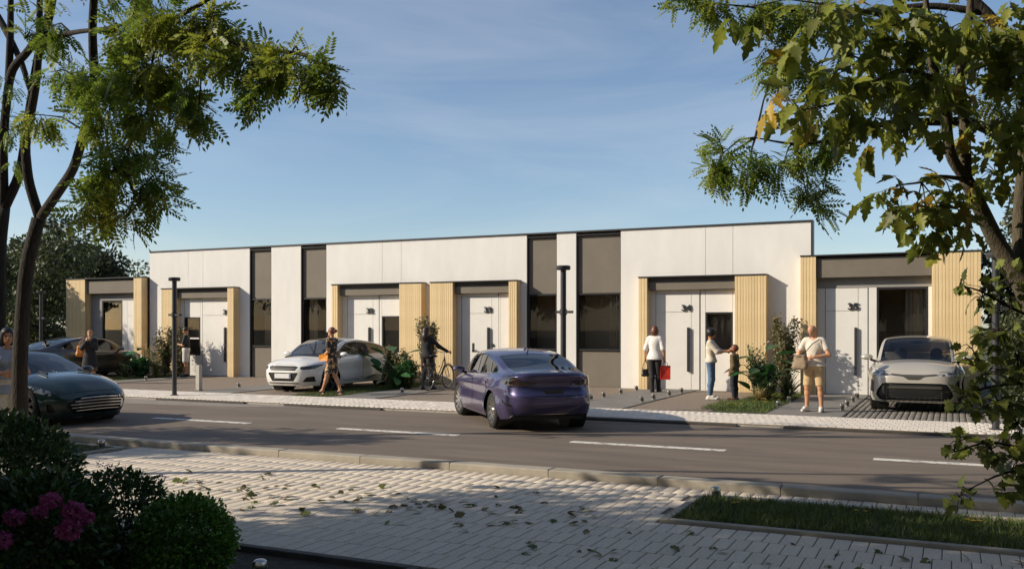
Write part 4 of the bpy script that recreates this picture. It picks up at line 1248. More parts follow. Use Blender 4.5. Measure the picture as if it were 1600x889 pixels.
# ================================================================ VEGETATION
def unit(v): return v / (np.linalg.norm(v, axis=-1, keepdims=True) + 1e-12)
def cloud(P_, D, size, tmpl, rg, up=0.5, zax=None):
    """merge one leaf template at many places; D = leaf direction, normals lean to +z by `up`"""
    Vt, Ft = tmpl
    n = len(P_)
    x = unit(np.asarray(D, float))
    z = rg.normal(size=(n, 3)) * (1 - up) + np.array([0, 0, 1.0]) * up * 1.6 if zax is None else zax
    z = unit(z - x * (z * x).sum(1, keepdims=True))
    y = np.cross(z, x)
    M = np.stack([x, y, z], 2) * np.asarray(size).reshape(-1, 1, 1)
    V = np.einsum('nij,kj->nki', M, Vt) + np.asarray(P_)[:, None, :]
    F = Ft[None] + (np.arange(n) * len(Vt))[:, None, None]
    return V.reshape(-1, 3), F.reshape(-1, Ft.shape[1])
def join(parts):
    V, F, b = [], [], 0
    for v, f in parts:
        V.append(v); F.append(f + b); b += len(v)
    return np.vstack(V), np.vstack(F)
def tri_leaf():      # folded rhomb, 4 triangles
    V = np.array([(0,0,0), (.45,.26,.07), (1,0,-.06), (.45,-.26,.07), (.5,0,0)], float)
    return V, np.array([(0,4,1), (1,4,2), (0,3,4), (3,2,4)])
def pinnate(pairs=6, droop=.30):
    V, F = [], []
    for i in range(pairs * 2 + 1):
        if i == pairs * 2: t, a = 1.0, 0.0
        else: t = .16 + .80 * (i // 2) / pairs; a = (1 if i % 2 else -1) * R(62 - 12 * t)
        o = np.array([t, 0, -droop * t * t]); L = .30 * (1 - .35 * abs(t - .5)); w = .125
        e = np.array([math.cos(a), math.sin(a), -.25]); s_ = np.array([-math.sin(a), math.cos(a), 0])
        b = len(V)
        V += [o, o + e*L*.5 + s_*w*.5, o + e*L, o + e*L*.5 - s_*w*.5]
        F += [(b, b+1, b+2), (b, b+2, b+3)]
    b = len(V)       # rachis
    V += [np.array([0, -.008, 0]), np.array([0, .008, 0]), np.array([1.0, 0, -droop])]
    F += [(b, b+1, b+2)]
    return np.array(V), np.array(F)
def lobed(half, fold=.12):
    """leaf blade with lobes: half = list of (x, y) of the upper edge from base to tip"""
    V = [(x, y, fold * y) for x, y in half] + [(x, -y, fold * y) for x, y in half[1:-1]]
    n = len(half); V += [(x, 0, -.05 * x * x) for x in np.linspace(.15, .85, 4)]
    mid = [0] + list(range(len(V) - 4, len(V))) + [n - 1]
    up = list(range(n)); dn = [0] + list(range(n, 2*n - 2)) + [n - 1]
    F = []
    def stitch(e, flip):
        i = j = 0
        while i < len(e) - 1 or j < len(mid) - 1:
            if j == len(mid) - 1 or (i < len(e) - 1 and V[e[i+1]][0] <= V[mid[j+1]][0]):
                f = (e[i], mid[j], e[i+1]); i += 1
            else:
                f = (e[i], mid[j], mid[j+1]); j += 1
            if len(set(f)) == 3: F.append(f[::-1] if flip else f)
    stitch(up, True); stitch(dn, False)
    V = np.array(V, float); V[:, 2] -= .20 * V[:, 0] ** 2 + .25 * V[:, 1] ** 2
    return V, np.array(F)
MAPLE = lobed([(0,0), (.10,.14), (.02,.30), (.22,.30), (.26,.52), (.40,.38), (.50,.50), (.56,.24), (.76,.26), (.80,.12), (1,0)])
ELDER = lobed([(0,0), (.12,.04), (.22,.15), (.32,.16), (.40,.33), (.50,.16), (.60,.24), (.68,.11), (.80,.12), (1,0)], .22)
def compound(tm, n, droop=.5):
    """3-5 drooping leaflets on one stalk"""
    parts = []
    for (t, a, s_) in [(1.0, 0, 1.0), (.72, 55, .85), (.72, -55, .85), (.40, 70, .7), (.40, -70, .7)][:n]:
        a = R(a); Vt, Ft = tm
        ca, sa = math.cos(a), math.sin(a)
        V = Vt * s_
        pitch = R(38)
        V = np.stack([V[:, 0]*math.cos(pitch) + V[:, 2]*math.sin(pitch), V[:, 1], -V[:, 0]*math.sin(pitch) + V[:, 2]*math.cos(pitch)], 1)
        V = np.stack([V[:, 0]*ca - V[:, 1]*sa, V[:, 0]*sa + V[:, 1]*ca, V[:, 2]], 1) + np.array([t * .7, 0, -droop * t * t * .4])
        parts.append((V, Ft))
    parts.append((np.array([(0,-.012,0), (0,.012,0), (.7,0,-droop*.4)]), np.array([(0,1,2)])))
    return join(parts)
def in_ell(n, c, r, rg, power=.45):
    d = unit(rg.normal(size=(n, 3))); return np.asarray(c) + d * (rg.random((n, 1)) ** power) * np.asarray(r), d

M_bark = mat('bark', (0.030, 0.023, 0.017), 0.95, var=0.35, vscale=7, stretch=(4, 4, 0.8), bump=0.9, bscale=16)
M_barkl = mat('pale_bark', (0.085, 0.068, 0.042), 0.95, var=0.3, vscale=6, stretch=(4, 4, 0.8), bump=0.7, bscale=18)
M_locust = mat('locust_leaf', (0.175, 0.25, 0.032), 0.5, col2=(0.42, 0.40, 0.05), vscale=1.6, island=0.35, trans=0.48, vlo=0.45, vhi=0.75)
M_elder = mat('maple_leaf', (0.20, 0.235, 0.036), 0.5, col2=(0.46, 0.38, 0.04), vscale=0.9, island=0.45, trans=0.48, vlo=0.5, vhi=0.8)
M_elder_y = mat('yellow_leaf', (0.42, 0.28, 0.02), 0.5, island=0.3, trans=0.35)
M_tree = mat('tree_leaf', (0.075, 0.090, 0.030), 0.55, var=0.35, vscale=1.3, island=0.45, trans=0.25)
M_olive = mat('olive_leaf', (0.085, 0.095, 0.045), 0.55, var=0.3, vscale=1.3, island=0.4, trans=0.25)
M_box = mat('boxwood_leaf', (0.11, 0.23, 0.035), 0.45, var=0.3, vscale=8, island=0.5, trans=0.25)
M_hyd = mat('hydrangea_leaf', (0.05, 0.10, 0.024), 0.45, var=0.3, vscale=6, island=0.45, trans=0.25)
M_mag = mat('magenta_petal', (0.40, 0.065, 0.21), 0.6, island=0.35, trans=0.25)
M_lilac = mat('lilac_petal', (0.30, 0.20, 0.42), 0.6, island=0.25, trans=0.25)
M_palep = mat('pale_petal', (0.55, 0.50, 0.46), 0.6, island=0.2, trans=0.25)
M_grass = mat('grass_blade', (0.060, 0.115, 0.018), 0.6, col2=(0.16, 0.19, 0.05), vscale=7, island=0.4, trans=0.3)
M_big = mat('glossy_leaf', (0.035, 0.11, 0.028), 0.28, var=0.3, vscale=5, island=0.3, trans=0.2)
M_shrub = mat('bronze_shrub_leaf', (0.125, 0.135, 0.05), 0.5, col2=(0.22, 0.17, 0.09), vscale=4, island=0.45, trans=0.25)
M_spike = mat('yucca_leaf', (0.050, 0.085, 0.030), 0.45, col2=(0.16, 0.17, 0.06), vscale=5, island=0.35, trans=0.2)
M_dry = mat('straw_leaf', (0.42, 0.33, 0.15), 0.7, island=0.3, trans=0.3)
M_yel = mat('yellow_petal', (0.75, 0.48, 0.03), 0.6, island=0.2, trans=0.3)

def limbs(name, lines, m, parent, seg=9, org=(0, 0, 0)):
    """trunk and limbs, smoothed polylines with radii, one mesh"""
    mb = MB(org)
    for pts, rad in lines:
        pts = np.asarray(pts, float); k = np.arange(len(pts)); kk = np.linspace(0, len(pts) - 1, (len(pts) - 1) * 4 + 1)
        f = [sp(k, pts[:, i]) if len(pts) > 2 else (lambda q, i=i: np.interp(q, k, pts[:, i])) for i in range(3)]
        Q = np.stack([g_(kk) for g_ in f], 1); rr = np.interp(kk, k, rad)
        mb.tube([Vector(q) for q in Q], list(rr), seg)
    return mb.build(name, m, parent, True)

def generic_tree(name, label, loc, h, cr, cz, n, m_leaf, seed, group=None, leaf=.10, trunk_r=.14, blobs=16, bark=None):
    """broadleaf tree: tapered trunk, limbs to leaf clumps, uneven crown with gaps"""
    rg = np.random.default_rng(seed)
    root = thing(name, label, 'tree', loc, 0, group)
    cz_ = cz
    lines = [([(0,0,-.05), (rg.normal(0,.06), rg.normal(0,.06), h*.25), (rg.normal(0,.15), rg.normal(0,.15), h*.55), (rg.normal(0,.2), rg.normal(0,.2), h*.86)], [trunk_r*1.25, trunk_r, trunk_r*.65, trunk_r*.15])]
    C_, dirs = in_ell(blobs, (0, 0, cz_), (cr*.85, cr*.85, (h - cz_)*.85), rg, .30)
    parts = []
    for b in C_:
        s0 = rg.uniform(.35, .7) * h
        lines.append(([(0, 0, min(s0, b[2] * .8)), (b[0]*.45, b[1]*.45, (min(s0, b[2]*.8) + b[2]) / 2 + .1), tuple(b)], [trunk_r*.38, trunk_r*.24, trunk_r*.06]))
        r_ = cr * rg.uniform(.28, .50)
        k = int(n / blobs * rg.uniform(.6, 1.4))
        P_, d = in_ell(k, b, (r_, r_, r_*.75), rg, .5)
        parts.append(cloud(P_, d + np.array([0, 0, -.35]) + rg.normal(0, .5, (k, 3)), leaf * rg.uniform(.6, 1.35, k), tri_leaf(), rg, .35))
    limbs('trunk', lines, bark or M_bark, root, 7)
    V, F = join(parts)
    o = link('crown', mesh('crown', V, F, m_leaf), root); o['kind'] = 'stuff'
    return root

# ---- background trees on the left and right of the row
generic_tree('tree', 'tall leafy tree behind the low house at the far left', (-43.6, 33.5, -.14), 8.3, 3.0, 4.8, 9000, M_tree, 1, leaf=.26, blobs=20)
generic_tree('tree', 'greyish olive tree rising right behind the low left house roof', (-45.4, 38.0, -.14), 6.6, 2.4, 4.0, 6000, M_olive, 2, leaf=.28, blobs=18)
generic_tree('tree', 'dark dense tree left of the low house, casting dappled shade on it', (-33.3, 22.2, -.14), 5.3, 1.8, 3.3, 12000, M_tree, 3, leaf=.15, blobs=20)
generic_tree('tree', 'leafy tree outside the left edge whose shade falls on the low left house', (-35.2, 20.8, -.14), 6.2, 2.0, 4.2, 9000, M_tree, 9, leaf=.17, blobs=20)
generic_tree('tree', 'dark tree at the left edge behind the two trunks', (-37.5, 29.0, -.14), 7.2, 2.7, 3.6, 7500, M_tree, 4, leaf=.22, blobs=20)
generic_tree('tree', 'leafy tree at the right edge beyond the end house', (2.2, 25.9, -.14), 5.6, 1.6, 3.3, 9000, M_olive, 5, leaf=.15, blobs=18)
generic_tree('shrub', 'dense dark shrub beside the timber wall of house 35', (1.75, 22.3, 0), 2.9, .95, 1.35, 5200, M_tree, 6, leaf=.10, trunk_r=.05, blobs=18)
generic_tree('shrub', 'dark leafy shrub between the crossover and the right edge', (1.45, 20.9, 0), 2.6, .85, 1.2, 5200, M_tree, 8, leaf=.09, trunk_r=.045, blobs=18)
generic_tree('shrub', 'bushy shrub by the right lamp post at the pavement', (1.55, 19.6, 0), 2.0, .95, .85, 4200, M_tree, 7, leaf=.085, trunk_r=.04, blobs=16)
# far trees closing the horizon left and right
for i, (x, y, h) in enumerate(((-52, 40, 8.5), (-60, 52, 9.0), (-70, 48, 10), (-70, 57, 9), (-84, 60, 10), (9, 34, 7.5), (13, 29, 6.5), (8, 24, 4.5))):
    t_ = generic_tree('tree', ['far tree just left of the low left house roof', 'far tree behind the left trunks, second of the belt', 'tallest far tree at the left edge', 'far tree above the low left house roof', 'farthest tree at the left edge', 'far tree right of the end house roof', 'far tree at the right edge behind the maple', 'low tree at the right edge behind the lamp post'][i], (x, y, -.14), h, h * .36, h * .52, 2600, M_tree, 20 + i, 'trees of the far belt', leaf=.30, blobs=14)
# unseen street trees: some cast the paving shade, others added to block skylight
src = generic_tree('street_tree', 'leafy unseen street tree of the near side, placed for shade and reflection', (-7.9, 2.5, 0), 5.0, 1.9, 3.5, 6000, M_tree, 40, 'street trees on the near side', leaf=.17, blobs=17)
for (x, y, rz, s_) in ((-8.9, 3.2, 2.9, 1.12), (-3.4, -.6, .4, 1.0), (.8, -2.0, 1.4, 1.0), (4.6, .2, 2.4, 1.1), (-5.6, .6, 5.4, .95), (-11.6, .2, 1.0, 1.0), (-17.4, 6.2, 2.1, 1.05), (-6.2, -2.4, 3.3, 1.05), (-2.5, -6.0, .6, 1.3), (3.5, -5.0, 1.7, 1.4), (8.0, -2.0, 2.6, 1.3), (-15.5, -4.5, 4.0, 1.3), (-24.5, 5.8, 1.4, 1.2)):
    c_ = copy_tree(src); c_.location = (x, y, 0); c_.rotation_euler = (0, 0, rz); c_.scale = (s_, s_, s_)
src2 = generic_tree('added_screen_tree', 'tall tree added out of view to screen skylight, seen only in the panes', (-9.5, -14, -.14), 15.0, 4.6, 8.2, 11000, M_tree, 41, 'trees added out of view to screen skylight', leaf=.42, trunk_r=.3, blobs=26)  # tall trees added out of view to cut skylight on paving and facade
for (x, y, rz, s_) in ((1.6, -2.4, 2.0, .85), (-4.2, -5.5, .5, .95), (-9.5, -5.0, 1.1, .9), (6.0, 2.0, 4.6, .95), (6.8, 8.6, 5.6, .9), (8.0, 15.5, 3.9, .9), (1.0, -15, 3.0, 1.0), (-19, -15, .3, 1.05), (-29, -14, .9, 1.0), (-39, -13, 1.9, 1.0), (11, -15, 2.2, 1.05), (-49, -13, 3.1, 1.05), (21, -12, 4.1, 1.05), (-14, -24, 5.0, 1.2), (-4, -25, .2, 1.2), (6, -25, 1.2, 1.2), (-24, -24, 2.5, 1.2), (-34, -23, 3.5, 1.2), (-44, -22, 4.4, 1.2), (-58, -8, 5.2, 1.0), (17, -23, .8, 1.2), (30, -6, 1.6, 1.0)):
    c_ = copy_tree(src2); c_.location = (x, y, -.14); c_.rotation_euler = (0, 0, rz); c_.scale = (s_, s_, s_)

# ---- the two trees at the left edge with feathery leaves
PIN = pinnate()
def hanging_tree(name, label, base, lines, blobs, m_bark, seed, size=(.15, .24)):
    rg = np.random.default_rng(seed)
    root = thing(name, label, 'tree', base)
    b = Vector(base)
    limbs('trunk', [([tuple(Vector(p) - b) for p in pts], rad) for pts, rad in lines], m_bark, root)
    parts = []; tw = MB()
    allp = np.vstack([np.asarray(pts, float) for pts, _ in lines])
    for (c, r_, n) in blobs:
        c = np.asarray(c, float)
        i = np.argmin(np.linalg.norm(allp - c, axis=1))
        j0 = Vector(allp[i]) - b; j1 = Vector(c) - b
        tw.tube([j0, (j0 + j1) / 2 + Vector((0, 0, .06)), j1], [.014, .009, .004], 5, False)
        k = max(3, n // 14)
        tips, dd = in_ell(k, c, r_, rg, .4)
        for tip in tips:
            t1 = Vector(tip) - b; mid = (j1 + t1) / 2 + Vector((0, 0, .05))
            tw.tube([j1, mid, t1], [.005, .004, .002], 4, False)
            m_ = max(4, int(n * .78) // k)
            s_ = rg.random(m_) ** .7
            base_p = c[None] + (tip - c)[None] * s_[:, None] + rg.normal(0, .05, (m_, 3))
            out = unit(tip - c)[None] + rg.normal(0, .55, (m_, 3)) + np.array([0, 0, -.55])
            parts.append(cloud(base_p, out, rg.uniform(*size, m_), PIN, rg, .55))
    tw.build('twigs', m_bark, root)['kind'] = 'stuff'
    V, F = join(parts); V = V - np.asarray(base)[None]
    o = link('crown', mesh('crown', V, F, M_locust), root); o['kind'] = 'stuff'
    return root
LB = [([(-9.63,7.16,0.06),(-9.64,7.16,1.05),(-9.6,7.18,2.0),(-9.56,7.19,2.37),(-9.44,7.25,2.94)],[0.105,0.085,0.08,0.078,0.074]),([(-9.43,7.26,2.94),(-9.44,7.14,3.3),(-9.39,7.05,3.65),(-9.17,6.94,4.01),(-8.92,6.83,4.4),(-8.72,6.71,5.03),(-8.55,6.57,5.89)],[0.058,0.054,0.05,0.046,0.04,0.032,0.02]),([(-9.43,7.26,2.94),(-8.98,7.14,3.2),(-8.57,7.0,3.41),(-8.12,6.77,3.73),(-7.68,6.54,4.0),(-7.04,6.29,4.11),(-6.38,6.05,4.19)],[0.058,0.054,0.05,0.045,0.04,0.034,0.026]),([(-6.38,6.05,4.19),(-5.76,6.01,4.15),(-5.23,6.04,4.0),(-4.83,6.12,3.94),(-4.48,6.17,3.67)],[0.035,0.028,0.02,0.014,0.006]),([(-7.04,6.29,4.11),(-6.51,6.1,4.29),(-5.9,5.94,4.38),(-5.42,5.95,4.53)],[0.035,0.028,0.02,0.01]),([(-8.12,6.77,3.73),(-7.24,6.31,3.35),(-6.59,5.95,3.01),(-6.27,5.77,2.74)],[0.025,0.02,0.014,0.008]),([(-8.79,6.78,4.74),(-7.99,6.5,4.65),(-7.29,6.28,4.53),(-6.64,6.03,4.42)],[0.03,0.025,0.018,0.01]),([(-7.68,6.54,4.0),(-7.54,6.38,4.51),(-7.35,6.25,4.93),(-7.07,6.16,5.51)],[0.05,0.04,0.035,0.02])]
BB = [((-7.68,6.32,4.13),(0.37,0.3,0.31),150),((-7.02,6.19,3.96),(0.42,0.33,0.33),230),((-6.33,6.07,3.97),(0.34,0.27,0.31),230),((-6.0,6.01,3.7),(0.25,0.2,0.19),120),((-5.8,5.99,3.53),(0.15,0.12,0.1),45),((-6.88,6.14,4.35),(0.35,0.28,0.23),130),((-6.13,5.95,4.33),(0.33,0.27,0.25),190),((-5.71,6.04,4.35),(0.3,0.24,0.19),150),((-5.63,5.96,4.02),(0.27,0.22,0.19),150),((-5.25,6.03,3.91),(0.21,0.17,0.17),120),((-4.97,6.05,3.86),(0.18,0.15,0.18),90),((-4.67,6.09,3.78),(0.17,0.13,0.11),80),((-4.45,6.13,3.64),(0.1,0.08,0.11),45),((-5.13,5.98,3.62),(0.13,0.11,0.13),50),((-4.9,6.09,3.94),(0.13,0.11,0.07),30),((-7.21,6.21,3.63),(0.33,0.26,0.24),140),((-6.51,6.1,3.6),(0.26,0.21,0.2),110),((-6.59,5.95,3.26),(0.26,0.2,0.2),110),((-6.66,5.8,3.05),(0.28,0.22,0.21),130),((-6.22,5.79,2.91),(0.21,0.17,0.16),90),((-6.68,5.69,2.73),(0.21,0.17,0.15),80),((-6.37,5.72,2.61),(0.22,0.17,0.14),70),((-6.02,5.77,2.76),(0.12,0.09,0.12),40),((-8.55,6.57,3.9),(0.27,0.21,0.2),50),((-8.67,6.51,4.69),(0.2,0.16,0.33),40),((-8.26,6.49,4.76),(0.26,0.21,0.26),60),((-6.41,6.03,4.82),(0.45,0.36,0.23),90),((-7.68,6.32,5.06),(0.5,0.4,0.25),80),((-6.2,5.91,3.17),(0.1,0.08,0.14),30)]
LA = [([(-13.4,9.58,-0.18),(-13.39,9.59,1.21),(-13.37,9.59,2.8),(-13.31,9.62,3.55)],[0.12,0.1,0.095,0.09]),([(-13.31,9.62,3.55),(-12.92,9.59,4.05),(-12.6,9.51,4.9),(-12.12,9.3,5.66),(-11.58,9.12,6.36),(-11.34,9.01,7.37)],[0.08,0.07,0.065,0.06,0.05,0.02]),([(-13.31,9.62,3.55),(-13.55,9.51,4.1),(-13.82,9.38,5.29),(-14.0,9.3,7.28)],[0.08,0.07,0.06,0.03]),([(-13.31,9.62,3.55),(-12.95,9.35,4.42),(-12.73,9.23,4.94),(-12.46,9.14,5.47),(-12.06,9.11,5.71),(-11.61,9.1,6.22),(-11.3,9.03,7.01)],[0.07,0.065,0.06,0.06,0.055,0.045,0.02]),([(-12.6,9.18,5.33),(-12.4,9.06,5.91),(-12.2,8.93,6.95)],[0.055,0.05,0.03]),([(-13.07,9.07,6.67),(-12.68,9.15,6.16),(-12.2,9.15,5.39),(-12.13,9.19,5.07)],[0.055,0.05,0.04,0.02])]
BA = [((-12.72,9.23,4.67),(0.33,0.27,0.24),40),((-13.72,9.32,5.76),(0.59,0.47,0.59),120),((-12.78,9.43,4.13),(0.24,0.19,0.19),18),((-12.59,9.19,5.35),(0.28,0.23,0.19),25),((-13.81,9.27,6.75),(0.79,0.63,0.59),140),((-11.76,9.03,7.18),(0.73,0.58,0.46),90)]
LC = [([(1.17,10.74,0.12),(1.11,10.71,1.77),(1.0,10.77,2.86)],[0.15,0.12,0.11]),([(1.0,10.77,2.86),(0.67,10.83,3.48),(0.08,10.78,3.85),(-0.53,10.6,3.87),(-1.02,10.36,3.7),(-1.5,10.03,3.62),(-1.84,9.75,3.66)],[0.08,0.065,0.05,0.035,0.025,0.015,0.006]),([(1.0,10.77,2.86),(0.77,10.66,4.08),(0.31,10.55,4.89),(-0.22,10.3,5.41)],[0.09,0.075,0.055,0.03]),([(0.31,10.55,4.89),(-0.28,10.38,4.99),(-0.94,10.18,4.96),(-1.6,9.87,4.99),(-2.24,9.45,5.02)],[0.04,0.032,0.025,0.016,0.006])]
BC = [((-2.53,9.31,5.02),(0.14,0.12,0.14),35),((-2.24,9.45,4.99),(0.3,0.24,0.18),90),((-1.84,9.75,4.99),(0.33,0.27,0.23),120),((-1.42,9.95,4.96),(0.33,0.27,0.27),130),((-1.0,10.15,4.82),(0.33,0.27,0.3),140),((-1.54,9.9,4.53),(0.3,0.24,0.23),110),((-1.24,10.04,4.36),(0.3,0.24,0.2),90),((-1.67,9.72,4.27),(0.14,0.12,0.12),35),((-2.14,9.61,3.5),(0.25,0.2,0.21),95),((-2.23,9.57,3.27),(0.17,0.13,0.15),45),((-1.9,9.73,3.33),(0.23,0.19,0.17),70),((-1.59,9.98,3.42),(0.25,0.2,0.2),85),((-1.24,10.26,3.57),(0.27,0.22,0.26),95),((-1.34,10.1,3.18),(0.17,0.14,0.17),50),((-1.34,10.05,2.94),(0.11,0.09,0.12),25),((-1.08,10.33,3.87),(0.2,0.16,0.2),60),((-0.53,10.49,4.32),(0.47,0.38,0.4),130),((-0.04,10.61,4.36),(0.46,0.37,0.4),120),((0.43,10.72,4.0),(0.39,0.32,0.39),120),((0.31,10.55,4.63),(0.39,0.31,0.32),90)]
LD = [([(0.77,8.78,0.39),(0.69,8.74,1.44),(0.54,8.67,1.99),(0.33,8.57,2.4),(0.2,8.4,2.68),(0.1,8.24,2.88)],[0.105,0.088,0.078,0.068,0.06,0.054]),([(0.1,8.24,2.88),(-0.01,8.07,3.07),(-0.05,7.95,3.39),(-0.11,7.81,3.59),(-0.15,7.68,3.88),(-0.2,7.54,4.42)],[0.044,0.042,0.04,0.036,0.028,0.016]),([(0.1,8.24,2.88),(0.09,8.23,3.33),(0.06,8.22,3.7),(0.13,8.25,4.21),(0.15,8.15,4.68)],[0.046,0.042,0.038,0.03,0.016]),([(0.54,8.67,1.99),(0.5,8.76,2.45),(0.54,8.89,3.11),(0.6,8.92,3.92)],[0.06,0.052,0.045,0.03]),([(-0.11,7.81,3.59),(-0.29,7.5,3.61),(-0.49,7.24,3.5),(-0.73,6.96,3.3),(-0.96,6.74,3.22)],[0.03,0.022,0.016,0.01,0.005]),([(-0.15,7.68,3.88),(-0.37,7.35,3.96),(-0.61,7.02,3.96),(-0.84,6.8,3.97)],[0.03,0.022,0.014,0.006]),([(0.1,8.24,2.88),(-0.08,7.93,2.87),(-0.21,7.76,2.81),(-0.38,7.57,2.77)],[0.02,0.014,0.01,0.005]),([(0.06,8.22,3.7),(0.33,8.13,3.79),(0.58,8.02,3.74)],[0.03,0.022,0.012])]
BD = [((-1.06,6.69,3.28),(0.13,0.11,0.13),10),((-0.9,6.77,3.23),(0.16,0.13,0.13),13),((-0.73,6.96,3.3),(0.16,0.13,0.14),14),((-0.59,7.13,3.19),(0.16,0.13,0.14),14),((-0.43,7.32,3.16),(0.18,0.14,0.14),15),((-0.8,6.82,3.91),(0.16,0.13,0.11),12),((-0.59,7.03,3.94),(0.21,0.16,0.13),18),((-0.36,7.24,3.88),(0.25,0.2,0.16),24),((-0.07,7.49,3.96),(0.28,0.23,0.19),26),((0.25,7.76,3.99),(0.29,0.23,0.19),28),((0.44,7.85,3.85),(0.21,0.17,0.24),22),((-0.41,7.33,3.58),(0.23,0.19,0.19),20),((-0.16,7.67,3.59),(0.22,0.17,0.19),20),((0.19,7.95,3.67),(0.25,0.2,0.22),24),((0.46,8.08,3.47),(0.2,0.16,0.25),20),((0.38,8.26,3.17),(0.2,0.16,0.2),20),((0.24,8.2,3.27),(0.15,0.12,0.15),12),((-0.2,7.6,3.34),(0.19,0.15,0.14),14),((-0.34,7.59,2.72),(0.15,0.12,0.12),14),((-0.18,7.72,2.61),(0.19,0.16,0.12),18),((-0.25,7.69,2.51),(0.17,0.14,0.07),10),((0.01,7.92,2.69),(0.14,0.11,0.14),14),((-0.05,7.83,2.51),(0.12,0.1,0.1),9),((0.31,8.23,2.92),(0.18,0.14,0.15),14),((-0.65,7.0,3.64),(0.21,0.16,0.16),16),((-0.88,6.78,3.73),(0.16,0.13,0.11),10),((-1.25,6.6,3.95),(0.11,0.09,0.07),4)]
LE = [([(0.72,6.65,0.17),(0.62,6.6,0.72),(0.55,6.63,1.27),(0.48,6.65,1.82),(0.46,6.69,2.23)],[0.045,0.038,0.03,0.02,0.01]),([(0.55,6.63,1.27),(0.36,6.37,1.36),(0.18,6.17,1.34),(0.03,6.05,1.27)],[0.014,0.011,0.008,0.003]),([(0.58,6.59,0.96),(0.39,6.27,0.98),(0.2,6.07,1.03),(0.01,5.93,0.98)],[0.014,0.011,0.008,0.003]),([(0.62,6.6,0.72),(0.42,6.29,0.75),(0.25,6.09,0.79)],[0.014,0.01,0.004]),([(0.58,6.59,0.88),(0.28,6.11,0.85),(0.08,5.9,0.77)],[0.01,0.007,0.003]),([(0.5,6.66,1.74),(0.33,6.47,1.82),(0.15,6.27,1.92),(0.05,6.17,1.95)],[0.012,0.009,0.006,0.003])]
BE = [((0.05,6.17,1.95),(0.07,0.06,0.03),7),((0.17,6.28,1.88),(0.09,0.07,0.08),10),((0.31,6.46,1.94),(0.11,0.09,0.14),26),((0.26,6.32,1.67),(0.12,0.1,0.11),26),((0.36,6.37,1.51),(0.1,0.08,0.14),30),((0.18,6.17,1.42),(0.13,0.11,0.08),24),((0.06,6.06,1.29),(0.1,0.08,0.06),16),((0.25,6.21,1.25),(0.15,0.12,0.11),36),((0.35,6.26,1.13),(0.1,0.08,0.13),26),((0.04,5.94,1.04),(0.1,0.08,0.05),16),((0.2,6.07,0.99),(0.14,0.11,0.08),30),((0.35,6.2,0.91),(0.11,0.08,0.09),20),((0.04,5.89,0.73),(0.08,0.06,0.07),14),((0.28,6.11,0.75),(0.09,0.07,0.04),12),((0.37,6.21,0.76),(0.08,0.06,0.07),10),((0.11,6.2,1.57),(0.08,0.07,0.07),10)]
hanging_tree('tree', 'foreground tree with feathery leaves, its forked trunk beside the waiting woman', LB[0][0][0][:2] + (0,), LB, BB, M_bark, 51)
hanging_tree('tree', 'slender dark tree cut by the left edge of the view', LA[0][0][0][:2] + (0,), LA, BA, M_bark, 52)
hanging_tree('tree', 'feathery leaved tree reaching in from the right above the roof', LC[0][0][0][:2] + (0,), LC, BC, M_bark, 53, (.16, .25))

def leaf_tree(name, label, base, lines, blobs, m_bark, seed, tmpls, mats_, size, droop, keep=300, tw_r=.004, thin=1.0):
    """every large leaf is an object of its own, children of the crown"""
    rg = np.random.default_rng(seed)
    root = thing(name, label, 'tree', base); b = Vector(base)
    limbs('trunk', [([tuple(Vector(p) - b) for p in pts], rad) for pts, rad in lines], m_bark, root)
    tw = MB(); spots = []
    allp = np.vstack([np.asarray(pts, float) for pts, _ in lines[1:]])
    for (c, r_, n) in blobs:
        c = np.asarray(c, float)
        i = np.argmin(np.linalg.norm(allp - c, axis=1)); j0 = Vector(allp[i]) - b
        P_, d = in_ell(max(3, int(n * thin)), c, r_, rg, .45)
        j1 = Vector(c) - b
        tw.tube([j0, (j0 + j1) / 2 + Vector((0, 0, .04)), j1], [tw_r * 1.6, tw_r * 1.2, tw_r], 5, False)
        for p_, d_ in zip(P_, d):
            q = Vector(p_) - b
            if rg.random() < .5: tw.tube([j1, (j1 + q) / 2 + Vector((0, 0, .02)), q], [tw_r, tw_r * .7, tw_r * .4], 4, False)
            spots.append((q, Vector(d_)))
    crown = tw.build('crown', m_bark, root)
    mes = [[mesh('leaf', *t_, m_) for t_ in tmpls] for m_ in mats_]
    rg.shuffle(spots) if False else None
    order = rg.permutation(len(spots))
    extra = []
    for k, i in enumerate(order):
        q, d = spots[i]
        d = (d + Vector(rg.normal(0, .4, 3)) + Vector((0, 0, -droop))).normalized()
        up = (Vector((0, 0, 1)) + Vector(rg.normal(0, .45, 3)))
        z = (up - d * up.dot(d)).normalized(); y = z.cross(d)
        s_ = rg.uniform(*size)
        M = Matrix(((d.x, y.x, z.x), (d.y, y.y, z.y), (d.z, y.z, z.z)))
        mi = 1 if (len(mats_) > 1 and rg.random() < .10) else 0
        if k < keep:
            o = link('leaf', mes[mi][int(rg.integers(len(tmpls)))], crown, q, M.to_euler(), (s_, s_, s_))
        else:
            t_ = tmpls[int(rg.integers(len(tmpls)))]
            extra.append((t_[0] @ (np.array(M).T * s_) + np.array(q), t_[1]))
    if extra:
        V, F = join(extra); o = link('leaves', mesh('leaves', V, F, mats_[0]), crown); o['kind'] = 'stuff'
    return root
leaf_tree('tree', 'foreground tree with large drooping green and yellow leaves at the right', LD[0][0][0][:2] + (0,), LD, BD, M_barkl, 61,
          [compound(ELDER, 5), compound(ELDER, 3), compound(ELDER, 3, .8)], [M_elder, M_elder_y], (.15, .23), .5, thin=.74)
